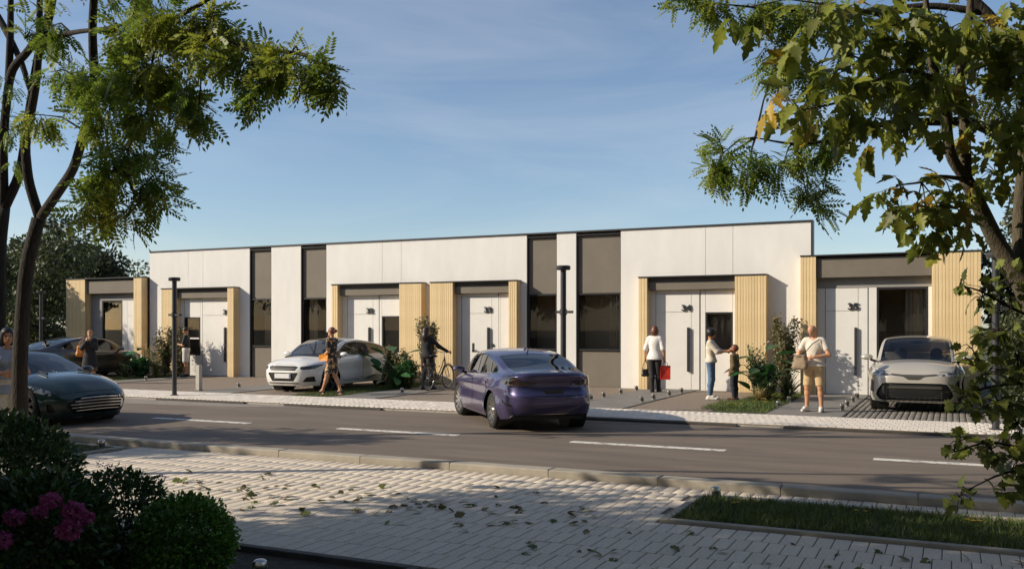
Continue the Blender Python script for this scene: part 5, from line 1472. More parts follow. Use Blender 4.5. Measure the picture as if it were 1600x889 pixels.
leaf_tree('young_maple', 'young maple with lobed leaves at the lower right edge', LE[0][0][0][:2] + (0,), LE, BE, M_bark, 62,
          [(MAPLE[0] * np.array([1, .95, 1]), MAPLE[1])], [mat('lobed_leaf', (0.065, 0.095, 0.020), 0.5, col2=(0.19, 0.20, 0.03), vscale=2.5, island=0.45, trans=0.35), M_elder], (.058, .10), .35)

# ---- bushes at the lower left
def bush(name, label, loc, r_, n, leaf, m_, seed, flowers=(), stem=True, up=.35):
    rg = np.random.default_rng(seed)
    root = thing(name, label, 'bush', loc)
    P_, d = in_ell(n, (0, 0, r_[2] * .82), r_, rg, .16)
    P_ += rg.normal(0, .018, P_.shape); keep = P_[:, 2] > .01
    P_, d = P_[keep], d[keep]
    V, F = cloud(P_, d + rg.normal(0, .7, P_.shape) + np.array([0, 0, .2]), leaf * rg.uniform(.6, 1.4, len(P_)), tri_leaf(), rg, up)
    o = link('foliage', mesh('foliage', V, F, m_), root); o['kind'] = 'stuff'
    mb = MB()
    for k in range(9):
        a = rg.uniform(0, 6.28); e = rg.uniform(.3, .8)
        mb.tube([(0, 0, -.02), (r_[0]*.4*math.cos(a), r_[1]*.4*math.sin(a), r_[2]*.7), (r_[0]*e*math.cos(a), r_[1]*e*math.sin(a), r_[2]*1.2)], [.012, .008, .004], 5)
    mb.build('stems', M_bark, root)
    for (fx, fy, fz, fr, fm, k) in flowers:
        dd = unit(rg.normal(size=(k, 3)) + np.array([0, 0, .3]))
        pp = np.array([fx, fy, fz]) + dd * fr * np.array([1, 1, .8])
        V, F = cloud(pp - dd * fr * .25, np.cross(dd, rg.normal(size=(k, 3))) + dd * .5, np.full(k, fr * .55), tri_leaf(), rg, 0, dd)
        link('flower_head', mesh('flower_head', V, F, fm), root)
    return root
# world spots: the bed lies between the camera and the paving
bush('boxwood_ball', 'clipped round boxwood ball at the bottom left', (-4.73, 4.74, -.02), (.33, .33, .31), 13000, .034, M_box, 71,
     [(.05, -.22, .50, .022, M_lilac, 14), (.16, -.30, .30, .02, M_lilac, 12), (-.15, -.28, .33, .02, M_lilac, 12)])
rgf = np.random.default_rng(5)
bush('flowering_bush', 'dark bush with small pale and lilac blooms beside the boxwood ball', (-5.28, 4.68, 0), (.36, .36, .38), 4200, .044, M_hyd, 72,
     [(.02, -.10, .74, .028, M_lilac, 24), (.33, .08, .66, .030, M_lilac, 24), (-.12, -.05, .74, .030, M_lilac, 24)] +
     [(rgf.uniform(-.3, .35), -.30 + rgf.uniform(-.05, .15), rgf.uniform(.25, .62), .026, M_palep, 20) for _ in range(12)])
bush('hydrangea', 'large dark hydrangea with magenta flower heads at the left corner', (-5.34, 4.06, 0), (.50, .46, .41), 7000, .060, M_hyd, 73,
     [(0.51, -0.27, 0.67, 0.062, M_mag, 160), (0.67, -0.24, 0.62, 0.066, M_mag, 160), (0.69, -0.29, 0.52, 0.075, M_mag, 160), (0.7, -0.18, 0.57, 0.05, M_mag, 160), (0.31, -0.36, 0.57, 0.06, M_mag, 160), (0.34, -0.46, 0.46, 0.062, M_mag, 160), (0.15, -0.44, 0.54, 0.06, M_mag, 160), (0.4, -0.26, 0.59, 0.05, M_mag, 160)])
bush('hedge_bush', 'broad dark bush in front of the forked trunk at the left', (-7.1, 4.9, 0), (.85, .7, .56), 11000, .062, M_hyd, 74,
     [(rgf.uniform(-.3, .6), rgf.uniform(-.3, .2), rgf.uniform(.75, .95), .02, M_lilac, 12) for _ in range(5)])

# ---- lawns
BLADE = (np.array([(0,-.05,0), (0,.05,0), (.55,.035,.10), (.55,-.035,.10), (1,0,.42)], float), np.array([(0,1,2), (0,2,3), (3,2,4)]))
def lawn(name, label, rects, n, h, seed, flowers=0, m_=None):
    rg = np.random.default_rng(seed); P_ = []
    ar = np.array([(r[1]-r[0]) * (r[3]-r[2]) for r in rects]); ks = (n * ar / ar.sum()).astype(int)
    for r, k in zip(rects, ks):
        P_.append(np.stack([rg.uniform(r[0], r[1], k), rg.uniform(r[2], r[3], k), np.full(k, .002)], 1))
    P_ = np.vstack(P_); k = len(P_)
    D = np.stack([rg.normal(0, .45, k), rg.normal(0, .45, k), np.ones(k)], 1)
    V, F = cloud(P_, D, h * rg.uniform(.5, 1.3, k), BLADE, rg, 0)
    o = link(name, mesh(name, V, F, m_ or M_grass)); tag(o, label, 'grass', kind='stuff')
    return o
lawn('grass', 'grass growing in the bed at the lower right', [(-2.20, 2.6, 7.96, 9.15)], 15000, .075, 81)
lawn('grass', 'grass in the bed behind the left kerb', [(-14, -10.56, 7.6, 9.3)], 6000, .06, 82)
def patch(xs, rg, n):
    P_ = []
    while len(P_) < n:
        x, y = rg.uniform(xs[0], xs[1]), rg.uniform(xs[2], xs[3])
        P_.append((x, y))
    return P_
lawn('grass', 'grass patch between the path and the drive before house 34', [(-4.40, -3.32, 18.75, 24.3), (-4.75, -4.3, 19.0, 21.2)], 9000, .07, 83)
lawn('grass', 'grass patch beside the white sportback', [(-14.90, -13.72, 18.55, 24.3)], 8000, .065, 84)
lawn('grass', 'grass patch before house 31', [(-25.50, -24.07, 18.7, 24.3)], 6000, .065, 85)
lawn('grass', 'grass around the shrubs at the right end', [(1.0, 4, 18.55, 24)], 5000, .07, 86)

def flower(name, label, loc, h, r_, m_, seed, group):
    rg = np.random.default_rng(seed)
    root = thing(name, label, 'flower', loc, rg.uniform(0, 6), group)
    mb = MB(); mb.tube([(0, 0, 0), (.01, .004, h)], .003, 4); mb.build('stem', M_spike, root)
    k = 9; a = np.linspace(0, 2 * math.pi, k, endpoint=False)
    V, F = cloud(np.tile((.01, .004, h), (k, 1)), np.stack([np.cos(a), np.sin(a), np.full(k, .25)], 1), np.full(k, r_), tri_leaf(), rg, .8)
    link('petals', mesh('petals', V, F, m_), root)
    return root
for i, (x, y) in enumerate(((-1.82, 8.62), (-1.79, 8.66), (-.76, 8.75), (-.70, 8.73), (.12, 8.72), (.17, 8.70), (.21, 8.72))):
    flower('dandelion', 'yellow flower in the grass of the lower right bed', (x, y, 0), .075, .030, M_yel, 90 + i, 'yellow flowers in the near bed')
rgf = np.random.default_rng(11)
for i in range(26):
    flower('dandelion', 'small yellow flower beside the plants before house 34', (rgf.uniform(-4.3, -3.35), rgf.uniform(19.3, 23.2), 0), rgf.uniform(.08, .2), .045, M_yel, 120 + i, 'yellow flowers before house 34')

# ---- planted groups before the houses
PADDLE = lobed([(0,0), (.10,.10), (.25,.19), (.45,.23), (.65,.20), (.85,.11), (1,0)], .30)
def broadleaf(label, loc, leaves, seed):
    rg = np.random.default_rng(seed)
    root = thing('broadleaf_plant', label, 'plant', loc)
    st = MB()
    me = mesh('leaf', *PADDLE, M_big)
    leaves = list(leaves) + [(rg.uniform(0, 360), rg.uniform(.2, .5), rg.uniform(.25, .75), rg.uniform(.28, .40)) for _ in range(12)]
    for (az, reach, hz, L_) in leaves:
        a = R(az); tip = Vector((reach * math.cos(a), reach * math.sin(a), hz))
        st.tube([(0, 0, 0), (tip.x * .35, tip.y * .35, hz * .7), tip], [.018, .013, .009], 6)
        d = Vector((math.cos(a), math.sin(a), rg.uniform(-.25, .9))).normalized()
        up = Vector((rg.normal(0, .3), rg.normal(0, .3), 1)); z = (up - d * up.dot(d)).normalized(); y = z.cross(d)
        M = Matrix(((d.x, y.x, z.x), (d.y, y.y, z.y), (d.z, y.z, z.z)))
        link('leaf', me, root, tip, M.to_euler(), (L_ * 1.2, L_ * 1.35, L_ * 1.2))
    st.build('stalks', M_big, root)
    return root
def tall_shrub(label, loc, h, r_, seed, n=1500, m_leaf=None):
    rg = np.random.default_rng(seed)
    root = thing('tall_shrub', label, 'shrub', loc); mb = MB(); parts = []
    for k in range(9):
        a = rg.uniform(0, 6.28); rr = r_ * rg.uniform(.25, 1); hh = h * rg.uniform(.62, 1.0)
        p0, p1, p2 = np.zeros(3), np.array([rr*.6*math.cos(a), rr*.6*math.sin(a), hh*.5]), np.array([rr*math.cos(a), rr*math.sin(a), hh])
        mb.tube([p0, p1, p2], [.012, .008, .003], 5)
        m_ = n // 9; t_ = rg.uniform(.12, 1, m_)[:, None]
        q = (1-t_)**2 * p0 + 2*t_*(1-t_) * p1 + t_**2 * p2 + rg.normal(0, .055, (m_, 3))
        parts.append(cloud(q, rg.normal(0, 1, (m_, 3)) + np.array([0, 0, .4]), rg.uniform(.06, .105, m_), tri_leaf(), rg, .3))
    mb.build('stems', M_bark, root)
    V, F = join(parts); o = link('foliage', mesh('foliage', V, F, m_leaf or M_shrub), root); o['kind'] = 'stuff'
    return root
SPIKE = (np.array([(0,-.022,0), (0,.022,0), (.5,.026,.05), (.5,-.026,.05), (1,0,-.06)], float), np.array([(0,1,2), (0,2,3), (3,2,4)]))
def spiky(label, loc, L_, n, seed, m_=None, name='spiky_plant'):
    rg = np.random.default_rng(seed); root = thing(name, label, 'plant', loc)
    a = rg.uniform(0, 6.28, n); e = rg.uniform(.15, 1.3, n)
    D = np.stack([np.cos(a) * np.cos(e), np.sin(a) * np.cos(e), np.sin(e)], 1)
    V, F = cloud(np.tile((0, 0, .06), (n, 1)) + rg.normal(0, .02, (n, 3)), D, L_ * rg.uniform(.6, 1.1, n), SPIKE, rg, .9)
    o = link('blades', mesh('blades', V, F, m_ or M_spike), root); o['kind'] = 'stuff'
    mb = MB(); mb.tube([(0, 0, -.02), (0, 0, .1)], [.04, .03], 7); mb.build('stem', M_bark, root)
    return root
def wisps(label, loc, h, r_, seed, m_):
    rg = np.random.default_rng(seed); root = thing('feathery_grass', label, 'plant', loc); parts = []; mb = MB()
    for k in range(16):
        a = rg.uniform(0, 6.28); rr = r_ * rg.uniform(.2, 1); p2 = np.array([rr*math.cos(a), rr*math.sin(a), h * rg.uniform(.6, 1)])
        mb.tube([(0, 0, 0), tuple(p2 * np.array([.4, .4, .6])), tuple(p2)], [.004, .003, .0015], 4)
        m_n = 34; t_ = rg.uniform(.25, 1, m_n)[:, None]
        parts.append(cloud(t_ * p2 + rg.normal(0, .03, (m_n, 3)), rg.normal(0, .6, (m_n, 3)) + np.array([0, 0, .8]), rg.uniform(.05, .10, m_n), tri_leaf(), rg, .2))
    V, F = join(parts); o = link('blades', mesh('blades', V, F, m_), root); o['kind'] = 'stuff'; mb.build('stalks', M_spike, root)
    return root
# before house 34
broadleaf('glossy plant with paddle leaves before the right column of number 34', (-3.98, 22.0, 0),
          [(190, .42, .82, .42), (160, .30, .62, .36), (20, .26, 1.02, .46), (60, .12, 1.16, .38), (330, .38, .95, .40), (220, .22, .98, .36), (280, .25, .55, .34), (120, .30, .80, .36), (250, .16, .72, .34)], 131)
tall_shrub('tall bronze shrub standing against the white wall of house 34', (-3.80, 24.02, 0), 2.10, .40, 132, 4200)
spiky('spiky yucca at the foot of the plants before house 34', (-3.80, 21.6, 0), .62, 90, 133)
spiky('spiky yucca beside the wall right of the tall bronze shrub', (-3.48, 22.4, 0), .75, 80, 134)
wisps('feathery light green plant left of the paddle leaves at house 34', (-4.28, 22.5, 0), 1.35, .28, 135, M_spike)
spiky('low yellow green tuft under the paddle leaves at house 34', (-3.95, 21.3, 0), .42, 70, 136, M_dry, 'grass_tuft')
tall_shrub('low dark green shrub under the paddle leaves at house 34', (-3.95, 22.3, 0), .85, .42, 137, 2000, M_big)
# between houses 32 and 33
broadleaf('glossy plant with two round upright leaves behind the white sportback', (-13.85, 21.7, 0),
          [(185, .62, .80, .46), (150, .10, 1.02, .42), (20, .34, .98, .44), (200, .32, .92, .38), (300, .28, .62, .36), (250, .30, .45, .36), (330, .36, .42, .34), (90, .25, .70, .36), (215, .45, .40, .34)], 141)
tall_shrub('tall bronze shrub by the woman with the bicycle', (-13.72, 23.3, 0), 1.98, .36, 142, 4200)
wisps('feathery straw coloured plant under the tall shrub at house 32', (-13.9, 22.1, 0), .95, .34, 143, M_dry)
spiky('spiky yucca beside the bicycle wheel', (-13.55, 21.9, 0), .62, 90, 144)
tall_shrub('low bushy shrub at the white sportback rear wheel', (-14.2, 22.2, 0), 1.1, .35, 145, 2600)
tall_shrub('low dark green shrub between the sportback and the bicycle', (-13.8, 22.0, 0), .80, .50, 146, 2600, M_big)
# before house 31
broadleaf('glossy plant with paddle leaves at the nose of the grey coupe', (-24.55, 22.9, 0),
          [(185, .55, .72, .44), (160, .14, .98, .42), (20, .36, .94, .42), (210, .30, .85, .36), (300, .26, .50, .36), (250, .28, .42, .34), (340, .36, .45, .36), (90, .25, .7, .34)], 151)
tall_shrub('tall bronze shrub at the left timber column of house 31', (-24.15, 23.95, 0), 1.75, .34, 152, 4000)
tall_shrub('tall bronze shrub behind the paddle leaves at house 31', (-24.8, 24.0, 0), 1.70, .34, 156, 3000)
tall_shrub('low dark green shrub at the nose of the grey coupe', (-24.6, 22.7, 0), .75, .42, 157, 1800, M_big)
wisps('feathery straw coloured plant beside the lamp post at house 31', (-24.3, 23.1, 0), 1.15, .34, 153, M_dry)
spiky('spiky yucca left of the man in the black shirt', (-24.15, 23.0, 0), .6, 80, 154)
spiky('dark spiky plant between the coupe and the lamp post', (-24.75, 22.2, 0), .55, 80, 155)

# ---- fallen leaves on the paving
FL = [mesh('fallen_leaf', t_[0] * np.array([1, 1, .6]) + np.array([-.5, 0, 0]), t_[1], m_) for t_ in (MAPLE, compound(ELDER, 3, .2)) for m_ in (
      mat('fallen_green', (0.13, 0.15, 0.03), 0.6, island=0.4, trans=.2), mat('fallen_olive', (0.16, 0.13, 0.05), 0.7, island=0.4, trans=.2))]
rgl = np.random.default_rng(17)
def drop(x, y):
    s_ = rgl.uniform(.06, .11)
    o = link('fallen_leaf', FL[int(rgl.integers(4))], None, (x, y, .012 + s_ * .12), (rgl.normal(0, .3), rgl.normal(0, .3), rgl.uniform(0, 6.28)), (s_, s_, s_))
    tag(o, 'small fallen leaf lying on the near paving', 'fallen leaf', 'fallen leaves on the near paving')
for _ in range(120):
    x = rgl.uniform(-8.2, -2.7); y = 7.55 + .16 * (x + 5.5) * 0 + rgl.normal(0, .42)
    if y < 9.4: drop(x, y)
for _ in range(32):
    drop(rgl.uniform(-3.4, 1.0), rgl.uniform(6.2, 7.6))
# ================================================================ STREET FURNITURE
def lamp_post(label, loc, rz):
    root = thing('lamp_post', label, 'lamp post', loc, rz, 'black lamp posts along the sidewalk')
    mb = MB(); mb.lathe([(.0, 0), (.10, 0), (.10, .015), (.058, .02), (.058, 2.86), (0, 2.86)], 20); mb.build('pole', M_dark, root, True, 40)
    mb = MB(); mb.lathe([(.0, 2.855), (.135, 2.855), (.145, 2.87), (.145, 2.925), (.13, 2.94), (0, 2.94)], 28); h_ = mb.build('lamp_head', M_dark, root, True, 40)
    mb = MB(); mb.lathe([(.07, 2.852), (.12, 2.852), (.12, 2.8545), (.07, 2.8545)], 24, closed=True); mb.build('diffuser', mat('lamp_diffuser', (0.6, 0.58, 0.55), 0.5), h_)
    mb = MB(); mb.box(-.20, .16, -.05, .05, 1.98, 2.03); mb.lathe([(.075, 1.95), (.075, 2.06)], 18); mb.build('bracket_arm', M_dark, root)
    return root
for (x, y, lab) in ((-17.56, 17.30, 'black lamp post left of the white sportback'), (-7.09, 17.35, 'black lamp post behind the purple sedan'),
                    (.66, 17.35, 'black lamp post behind the maple leaves at the right'), (-28.0, 21.6, 'black lamp post at the far left before the trees')):
    lamp_post(lab, (x, y, 0), R(180))
root = thing('service_post', 'short pale square post beside the left lamp post', 'post', (-18.3, 18.9, 0))
mb = MB(); mb.bev(-.06, .06, -.06, .06, 0, .68, .01); mb.build('shaft', mat('pale_concrete', (0.46, 0.43, 0.38), 0.8, var=0.08, vscale=8), root)
mb = MB(); mb.box(-.075, .075, -.075, .075, 0, .02); mb.build('base_plate', M_slab, root)

M_steel = mat('brushed_steel', (0.52, 0.50, 0.47), 0.28, metal=1.0, var=0.08, vscale=20)
G_lens = mat('bollard_lens', (0.10, 0.10, 0.10), 0.12, coat=0.5)
def light_proto():
    root = thing('ground_light', 'x', 'ground light', (0, 0, 0), 0, 'low steel ground lights')
    mb = MB(); mb.lathe([(0, 0), (.058, 0), (.058, .012), (.048, .016), (.048, .030), (0, .030)], 18); mb.build('base', M_steel, root, True, 40)
    mb = MB(); mb.lathe([(.040, .031), (.040, .085)], 18); mb.build('lens', G_lens, root, True, 40)
    for k in range(3):
        a = 2 * math.pi * k / 3 + .4; mb = MB(); mb.box(-.006, .006, -.006, .006, .030, .088)
        for v in mb.v: v.x += .045 * math.cos(a); v.y += .045 * math.sin(a)
        mb.build('rib', M_steel, root)
    mb = MB(); mb.lathe([(0, .086), (.049, .086), (.051, .10), (.046, .122), (.03, .134), (0, .138)], 18); mb.build('cap', M_steel, root, True, 40)
    return root
gl = light_proto()
LIGHTS = [(-7.60, 20.28, 'ground light nearest the purple sedan, left edge of the path to number 34'), (-7.60, 21.16, 'second ground light from the sedan on the left edge of path 34'),
          (-7.62, 22.5, 'third ground light from the sedan on the left edge of path 34'), (-7.62, 23.8, 'ground light at the left timber column of number 34'),
          (-6.36, 20.25, 'ground light nearest the pavement on the right edge of path 34'), (-6.34, 21.1, 'second ground light from the pavement on the right edge of path 34'),
          (-6.33, 22.4, 'ground light right of the red shopping bag on path 34'), (-6.30, 23.45, 'ground light right behind the red shopping bag, at the white door'),
          (-2.03, 19.95, 'ground light nearest the pavement beside the sett drive'), (-2.03, 21.0, 'second ground light from the pavement beside the sett drive'),
          (-2.03, 22.25, 'third ground light from the pavement beside the sett drive'), (-2.03, 23.35, 'ground light closest to the door of number 35'),
          (-3.33, 20.2, 'ground light among the yellow flowers before house 34'), (-3.33, 21.6, 'ground light behind the yellow flowers beside the walking man'),
          (-23.30, 21.75, 'ground light beside the grass before house 31'), (-23.12, 20.2, 'ground light at the left end of the path to house 31'),
          (-18.17, 20.3, 'ground light left of the white sportback bumper'), (-16.95, 20.35, 'ground light touching the white sportback shadow at its front'),
          (-12.80, 20.35, 'ground light before the bicycle front, between grass and path'),
          (-2.10, 9.10, 'large looking steel ground light at the corner of the lower right bed'), (-10.72, 9.22, 'steel ground light at the corner of the left bed'),
          (-4.22, 4.92, 'ground light behind the dark edging at the bottom left')]
for i, (x, y, lab) in enumerate(LIGHTS):
    o = gl if i == 0 else copy_tree(gl)
    o.location = (x, y, .004 if y > 10 else 0.0); o['label'] = lab
# ================================================================ PEOPLE
def s_cone(X, a, b, ra, rb):
    """distance to a tapered capsule"""
    a, b = np.asarray(a, float), np.asarray(b, float); d = b - a; L2 = d @ d + 1e-9
    t = np.clip(((X - a) @ d) / L2, 0, 1)
    return np.linalg.norm(X - a - t[..., None] * d, axis=-1) - (ra + (rb - ra) * t)
def s_ell(X, c, r, rot=None):
    q = X - np.asarray(c, float)
    if rot is not None: q = q @ rot
    r = np.asarray(r, float); k0 = np.linalg.norm(q / r, axis=-1); k1 = np.linalg.norm(q / (r * r), axis=-1) + 1e-9
    return k0 * (k0 - 1) / k1
def rotx(a): c_, s_ = math.cos(a), math.sin(a); return np.array([(1, 0, 0), (0, c_, -s_), (0, s_, c_)])
class SDF:
    """smooth union of shapes on a grid, meshed as one closed surface"""
    def __init__(s, lo, hi, h):
        s.h = h; s.lo = np.asarray(lo, float); n = np.ceil((np.asarray(hi) - s.lo) / h).astype(int) + 1
        s.F = np.full(n, 1.0); s.n = n
    def _sub(s, lo, hi):
        i0 = np.clip(np.floor((np.asarray(lo) - s.lo) / s.h).astype(int), 0, s.n); i1 = np.clip(np.ceil((np.asarray(hi) - s.lo) / s.h).astype(int) + 1, 0, s.n)
        sl = tuple(slice(a, b) for a, b in zip(i0, i1))
        g_ = np.meshgrid(*[s.lo[k] + np.arange(i0[k], i1[k]) * s.h for k in range(3)], indexing='ij')
        return sl, np.stack(g_, -1)
    def _mix(s, sl, d, k):
        f = s.F[sl]
        hh = np.clip(.5 + .5 * (f - d) / k, 0, 1)
        s.F[sl] = f * (1 - hh) + d * hh - k * hh * (1 - hh)
    def cone(s, a, b, ra, rb, k=.025):
        m = max(ra, rb) + k + .03
        sl, X = s._sub(np.minimum(a, b) - m, np.maximum(a, b) + m)
        if X.size: s._mix(sl, s_cone(X, a, b, ra, rb), k)
    def ell(s, c, r, k=.025, rot=None):
        m = max(r) + k + .03
        sl, X = s._sub(np.asarray(c) - m, np.asarray(c) + m)
        if X.size: s._mix(sl, s_ell(X, c, r, rot), k)
    def clip(s, axis, val, keep_above):
        g_ = s.lo[axis] + np.arange(s.n[axis]) * s.h; sh = [1, 1, 1]; sh[axis] = -1
        d = (val - g_) if keep_above else (g_ - val)
        s.F = np.maximum(s.F, d.reshape(sh))
    def cut(s, c, r, rot=None):
        m = max(r) + .03; sl, X = s._sub(np.asarray(c) - m, np.asarray(c) + m)
        s.F[sl] = np.maximum(s.F[sl], -s_ell(X, c, r, rot))
    def mesh(s):
        F = s.F; n = s.n - 1
        acc = np.zeros((*n, 3)); cnt = np.zeros(n)
        cs = [(0,0,0),(1,0,0),(0,1,0),(1,1,0),(0,0,1),(1,0,1),(0,1,1),(1,1,1)]
        sl = lambda o: F[o[0]:o[0]+n[0], o[1]:o[1]+n[1], o[2]:o[2]+n[2]]
        for a in cs:
            for ax in range(3):
                if a[ax]: continue
                b = list(a); b[ax] = 1
                fa, fb = sl(a), sl(b); m = (fa < 0) != (fb < 0)
                t = np.where(m, fa / np.where(m, fa - fb, 1), 0)
                cnt += m
                for q in range(3): acc[..., q] += m * (a[q] + (t if q == ax else 0))
        act = cnt > 0
        idx = np.full(tuple(n), -1); idx[act] = np.arange(act.sum())
        V = (acc[act] / cnt[act][:, None] + np.argwhere(act)) * s.h + s.lo
        Q = []
        ins = F < 0
        for ax in range(3):
            o1, o2 = [(1, 2), (2, 0), (0, 1)][ax]
            A = np.take(ins, range(n[ax]), ax); Bq = np.take(ins, range(1, n[ax] + 1), ax)
            E = np.argwhere(A != Bq)
            E = E[(E[:, o1] > 0) & (E[:, o2] > 0) & (E[:, o1] < n[o1]) & (E[:, o2] < n[o2])]
            e1 = np.zeros(3, int); e1[o1] = 1; e2 = np.zeros(3, int); e2[o2] = 1
            g_ = lambda o: idx[(E - o)[:, 0], (E - o)[:, 1], (E - o)[:, 2]]
            q = np.stack([g_(e1 + e2), g_(e2), g_(0 * e1), g_(e1)], 1)
            fl = ~ins[E[:, 0], E[:, 1], E[:, 2]]
            q[fl] = q[fl][:, ::-1]
            Q.append(q[(q >= 0).all(1)])
        return V, np.vstack(Q)
    def build(s, name, m, parent):
        V, Q = s.mesh()
        return link(name, mesh(name, V, Q, m, True), parent)

M_skin = mat('skin_light', (0.54, 0.275, 0.155), 0.5, var=0.06, vscale=12)
M_skint = mat('skin_tan', (0.46, 0.22, 0.115), 0.5, var=0.06, vscale=12)
M_skind = mat('skin_brown', (0.30, 0.15, 0.09), 0.5, var=0.06, vscale=12)
M_eye = mat('eye_dark', (0.02, 0.015, 0.012), 0.2)
M_lip = mat('lip', (0.40, 0.13, 0.11), 0.45)
def cloth(name, col, var=.12, vs=18, **k): return mat(name, col, .85, var=var, vscale=vs, bump=.25, bscale=35, sheen=.1, **k)
M_hair = {'black': mat('black_hair', (0.012, 0.009, 0.008), .45, var=.4, vscale=60, stretch=(1, 1, .15)), 'auburn': mat('auburn_hair', (0.14, 0.042, 0.02), .45, var=.4, vscale=60, stretch=(1, 1, .15)),
          'brown': mat('brown_hair', (0.035, 0.017, 0.010), .45, var=.4, vscale=60, stretch=(1, 1, .15)), 'ginger': mat('ginger_hair', (0.42, 0.19, 0.06), .45, var=.4, vscale=60, stretch=(1, 1, .15))}
floral = cloth('floral_print', (0.018, 0.020, 0.022), vs=13, col2=(0.62, 0.36, 0.15), vlo=.54, vhi=.58)

def person(label, loc, rz, H, sk, pose, wear, hair, female=True, head_pitch=0.0, head_yaw=0.0, child=False):
    """one continuous body grown from joints; clothes and hair are its children. Faces +y before turning."""
    root = thing('person', label, 'person', loc, rz)
    sc = H / 1.75
    hs = sc * (1.22 if child else 1.0)            # head scale
    J = dict(hipL=(-.09, 0, .93), hipR=(.09, 0, .93), kneeL=(-.10, .015, .50), kneeR=(.10, .015, .50), ankL=(-.10, -.02, .085), ankR=(.10, -.02, .085),
             toeL=(-.115, .16, .025), toeR=(.115, .16, .025), pel=(0, 0, .97), waist=(0, 0, 1.10), chest=(0, 0, 1.29),
             shL=(-.175, 0, 1.425), shR=(.175, 0, 1.425), elL=(-.225, -.03, 1.14), elR=(.225, -.03, 1.14), wrL=(-.235, .05, .89), wrR=(.235, .05, .89),
             neck=(0, -.01, 1.47), head=(0, .015, 1.635))
    if female:
        J['shL'], J['shR'] = (-.155, 0, 1.41), (.155, 0, 1.41)
    J.update(pose.get('J', {}))
    J = {k: np.asarray(v, float) * sc for k, v in J.items()}
    if child: J['head'] = J['head'] - np.array([0, 0, .0])
    hd = J['head']
    pts = np.array(list(J.values()))
    lo, hi = pts.min(0) - .24 * sc, pts.max(0) + .24 * sc; lo[2] = -.03
    hf = 1.0 if female else 1.07
    HR = rotx(head_pitch); cy, sy = math.cos(head_yaw), math.sin(head_yaw)
    HR = np.array([(cy, -sy, 0), (sy, cy, 0), (0, 0, 1)]) @ HR
    hp = lambda x, y, z: hd + HR @ (np.array([x, y, z]) * hs)
    def torso(S, e, k=.05):
        S.ell(J['pel'], np.array([.165 if female else .155, .112, .125]) * sc + e, k); S.ell(J['waist'], np.array([.122 * hf, .092 * hf, .15]) * sc + e, k)
        S.ell(J['chest'], np.array([.148 * hf, .105 * hf, .18]) * sc + e, k)
        S.cone(J['shL'] * .75 + J['neck'] * .25 * np.array([0, 1, 1]), J['shR'] * .75 + J['neck'] * .25 * np.array([0, 1, 1]), .058 * sc * hf + e, .058 * sc * hf + e, k)
        if female:
            for q in (-1, 1): S.ell(J['chest'] + np.array([q * .068, .075, .015]) * sc, np.array([.062, .055, .062]) * sc + e, .03)
    def arm(S, sd, e, t0=0.0, t1=2.0, k=.03):
        a, b, c_ = J['sh' + sd], J['el' + sd], J['wr' + sd]
        if t1 >= 1: S.cone(a, b, .050 * sc * hf + e, .040 * sc * hf + e, k)
        else: S.cone(a, a + (b - a) * t1, .050 * sc * hf + e, (.050 - .010 * t1) * sc * hf + e * 1.3, k)
        if t1 > 1: S.cone(b, b + (c_ - b) * (t1 - 1), .040 * sc * hf + e, (.040 - .012 * (t1 - 1)) * sc * hf + e, k)
    def leg(S, sd, e, t1=2.0, k=.03, t0=0.0):
        a, b, c_ = J['hip' + sd], J['knee' + sd], J['ank' + sd]
        if t0 < 1:
            if t1 >= 1: S.cone(a, b, .088 * sc + e, .058 * sc + e, k)
            else: S.cone(a, a + (b - a) * t1, .088 * sc + e, (.088 - .026 * t1) * sc + e * 1.4, k)
        if t1 > 1:
            m = b + (c_ - b) * .32 + np.array([0, -.012, 0]) * sc
            S.cone(b, m, .055 * sc + e, .056 * sc + e, k); S.cone(m, b + (c_ - b) * (t1 - 1), .055 * sc + e, .036 * sc + e, k)
    def foot(S, sd, e=0.0, heel=0.0):
        a, t_ = J['ank' + sd], J['toe' + sd]
        f = unit((t_ - a) * np.array([1, 1, 0])); hl = np.array([a[0], a[1], t_[2] + heel]) - f * .04 * sc
        S.cone(a, hl, .036 * sc + e, .030 * sc + e, .02); S.cone(hl, t_, .032 * sc + e, .026 * sc + e, .02); S.cone(a, (a + t_) / 2 + np.array([0, 0, .012]), .034 * sc + e, .032 * sc + e, .02)
    # ---- body
    S = SDF(lo, hi, .0105)
    torso(S, 0)
    for sd in 'LR':
        arm(S, sd, 0); leg(S, sd, 0); foot(S, sd)
        # hand: palm, four bent fingers of unequal length, thumb from the side of the palm
        el, wr = J['el' + sd], J['wr' + sd]
        d = unit(pose.get('hand' + sd, unit(wr - el))) ; inw = np.asarray(pose.get('palm' + sd, (1 if sd == 'L' else -1, 0, 0)), float)
        inw = unit(inw - d * (inw @ d)); sd_ = np.cross(d, inw)
        if sd == 'L': sd_ = -sd_
        fw = sd_ * (1 if (sd_ @ np.array([0, 1, 0])) >= 0 else -1)
        pc = wr + d * .05 * sc
        S.cone(wr, pc + d * .02 * sc, .028 * sc, .030 * sc, .015); S.cone(pc + fw * .022 * sc, pc - fw * .022 * sc, .018 * sc, .017 * sc, .012)
        curl = pose.get('curl' + sd, .45)
        for q, (o_, L_) in enumerate(((.030, .070), (.011, .080), (-.009, .074), (-.027, .058))):
            k0 = pc + d * .035 * sc + fw * o_ * sc; k1 = k0 + (d * math.cos(curl * .6) + inw * math.sin(curl * .6)) * L_ * .55 * sc
            k2 = k1 + (d * math.cos(curl * 1.8) + inw * math.sin(curl * 1.8)) * L_ * .5 * sc
            S.cone(k0, k1, .0098 * sc, .0090 * sc, .004); S.cone(k1, k2, .0090 * sc, .0080 * sc, .003)
